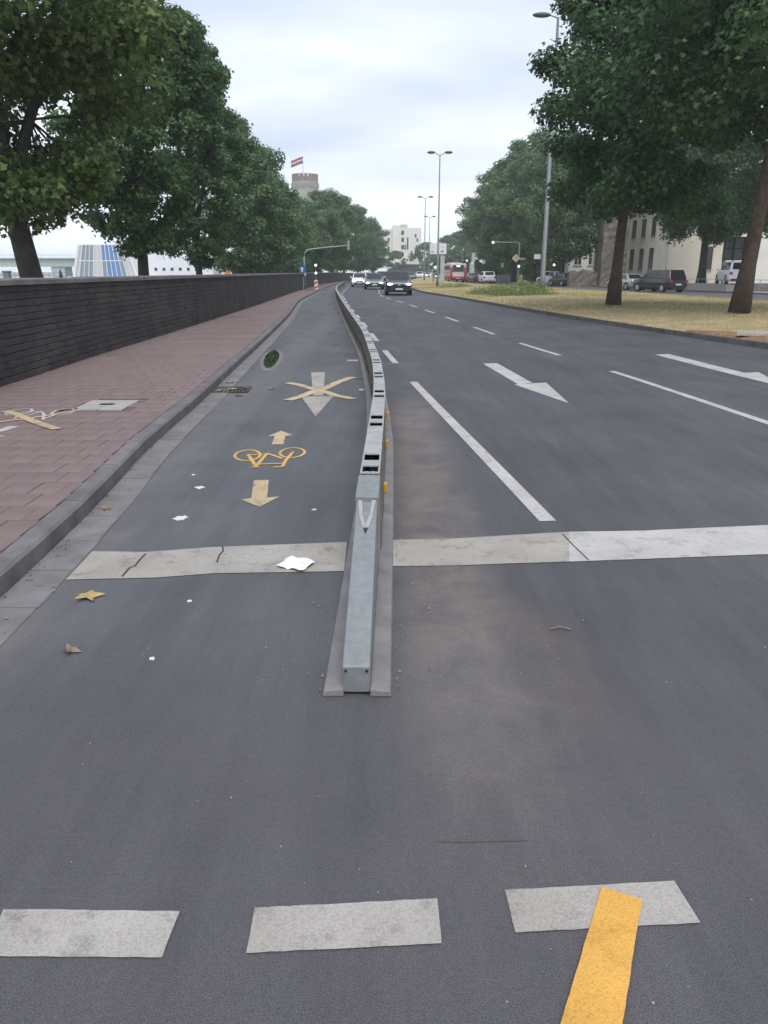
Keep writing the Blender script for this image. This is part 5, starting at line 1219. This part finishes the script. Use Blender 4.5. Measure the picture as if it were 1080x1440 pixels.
for i, (px, py) in enumerate([(309, 551), (347, 547), (323, 539), (336, 557), (326, 548)]):
    fallen_leaf(px+.1, py, .075, i*1.3, ('dead_leaf', 'dead_leaf_brown')[i % 2], LD[i]+' dry leaf of those lying at the gutter drain')
for i, (px, py, lb) in enumerate([(382, 548, 'dark leaf in the cycle lane between weeds and crossed arrow'), (475, 486, 'dark leaf far along the cycle lane'), (506, 533, 'dark leaf beside the barrier foot')]):
    fallen_leaf(px, py, .07, i, 'dead_leaf_brown', lb)
def crumple(name, px, py, sx, sy, h_, m_, label, cat, seed):
    rd = random.Random(seed); q = G(px, py); n = 6; V = []; F = []
    for i in range(n+1):
        for j in range(n+1):
            u, v = i/n*2-1, j/n*2-1; V.append((u*sx*(1+.1*rd.uniform(-1, 1))+.02*v, v*sy*(1+.1*rd.uniform(-1, 1))-.03*u*abs(u), .004+h_*rd.random()*(1-.5*max(abs(u), abs(v)))))
    for i in range(n):
        for j in range(n):
            a = i*(n+1)+j; F.append((a, a+n+1, a+n+2, a+1))
    o = put(name, mesh(name, V, F, M[m_]), loc=q, rot=(0, 0, rd.uniform(-.5, .5))); sd = o.modifiers.new('thickness', 'SOLIDIFY'); sd.thickness = .001
    tag(o, label, cat)
crumple('crumpled_paper', 416, 796, .085, .075, .045, 'paper', 'crumpled white paper on the stop line beside the barrier', 'paper', 3)
def splat(px, py, r_, label, seed):
    rd = random.Random(seed); q = G(px, py); k = 16; V = [(r_*1.0*math.cos(2*math.pi*i/k)*rd.uniform(.6, 1.3), r_*1.15*math.sin(2*math.pi*i/k)*rd.uniform(.6, 1.3), .005) for i in range(k)]
    V += [(a*1.05, b*1.05, .001) for a, b, c in V]; F = [tuple(range(k))]+[(k+i, k+(i+1) % k, (i+1) % k, i) for i in range(k)]
    tag(put('white_splash', mesh('white_splash', V, F, M['dropping']), loc=(q.x, q.y, .0)), label, 'stain', 'white marks on the cycle lane')
splat(254, 729, .045, 'largest white splash on the cycle lane below the bicycle symbol', 1); splat(281, 686, .032, 'white splash left of the lower yellow arrow', 2)
splat(214, 927, .012, 'tiny white speck in the near cycle lane', 3); splat(442, 717, .016, 'small white speck right of the lower yellow arrow', 4); splat(266, 846, .012, 'small white speck below the stop line', 5); splat(272, 668, .014, 'small white speck left of the bicycle symbol', 6)
tq = G(788, 887); mb = MB(); mb.tube([(-.045, 0, .008), (-.01, .012, .014), (0, .014, .014)], .004, 6); mb.tube([(0, .014, .014), (.02, .008, .012), (.05, -.004, .008)], .004, 6); o = mb.build('twig', M['dead_leaf_brown'], loc=tq); tag(o, 'small bent twig on the road right of the barrier end', 'twig')

# leaf crumbs and grit gathered in the gutter and along the barrier foot
def crumbs(name, n, fx, y0, y1, size, m_, label):
    P = []
    for i in range(n):
        y = y0+(y1-y0)*rng.random()**1.6; P.append((fx(y), y, .012+.006*rng.random()))
    nn = rng.normal(size=(n, 3))*.45+np.array([0, 0, 1]); nn /= np.linalg.norm(nn, axis=1)[:, None]
    tag(put(name, leaf_mesh(name, np.array(P), nn, size, m_, False)), label, 'debris', kind='stuff')
crumbs('gutter_debris', 320, lambda y: cv_kerb(y)+.02+.24*rng.random()**2.2, 2.5, 40, .02, M['dead_leaf_brown'], 'brown leaf crumbs and grit gathered along the kerb gutter')
crumbs('barrier_debris', 260, lambda y: cv_bar(y)+(.15+.35*rng.random()**2.5)*(1 if rng.random() < .6 else -1), 2.7, 35, .013, M['dead_leaf_brown'], 'brown grit lying along the barrier foot')
crumbs('road_grit', 300, lambda y: -1.6+6*rng.random(), 1.2, 9, .006, M['cover_concrete'], 'tiny pale grit scattered over the asphalt')

# ------------------------------------------------------------------ haze
mh = bpy.data.materials.new('haze'); mh.use_nodes = True; t = mh.node_tree; t.nodes.remove(t.nodes['Principled BSDF'])
pv = nd(t, 'ShaderNodeVolumePrincipled'); pv.inputs['Color'].default_value = (.93, .985, 1, 1); pv.inputs['Density'].default_value = .0006; pv.inputs['Anisotropy'].default_value = .2
t.links.new(pv.outputs[0], t.nodes['Material Output'].inputs['Volume'])
mb = MB(); mb.hexa([(-2500, -500, -6.2), (2500, -500, -6.2), (2500, 2500, -6.2), (-2500, 2500, -6.2), (-2500, -500, 47), (2500, -500, 47), (2500, 2500, 47), (-2500, 2500, 47)])
o = mb.build('haze', mh); o['kind'] = 'stuff'
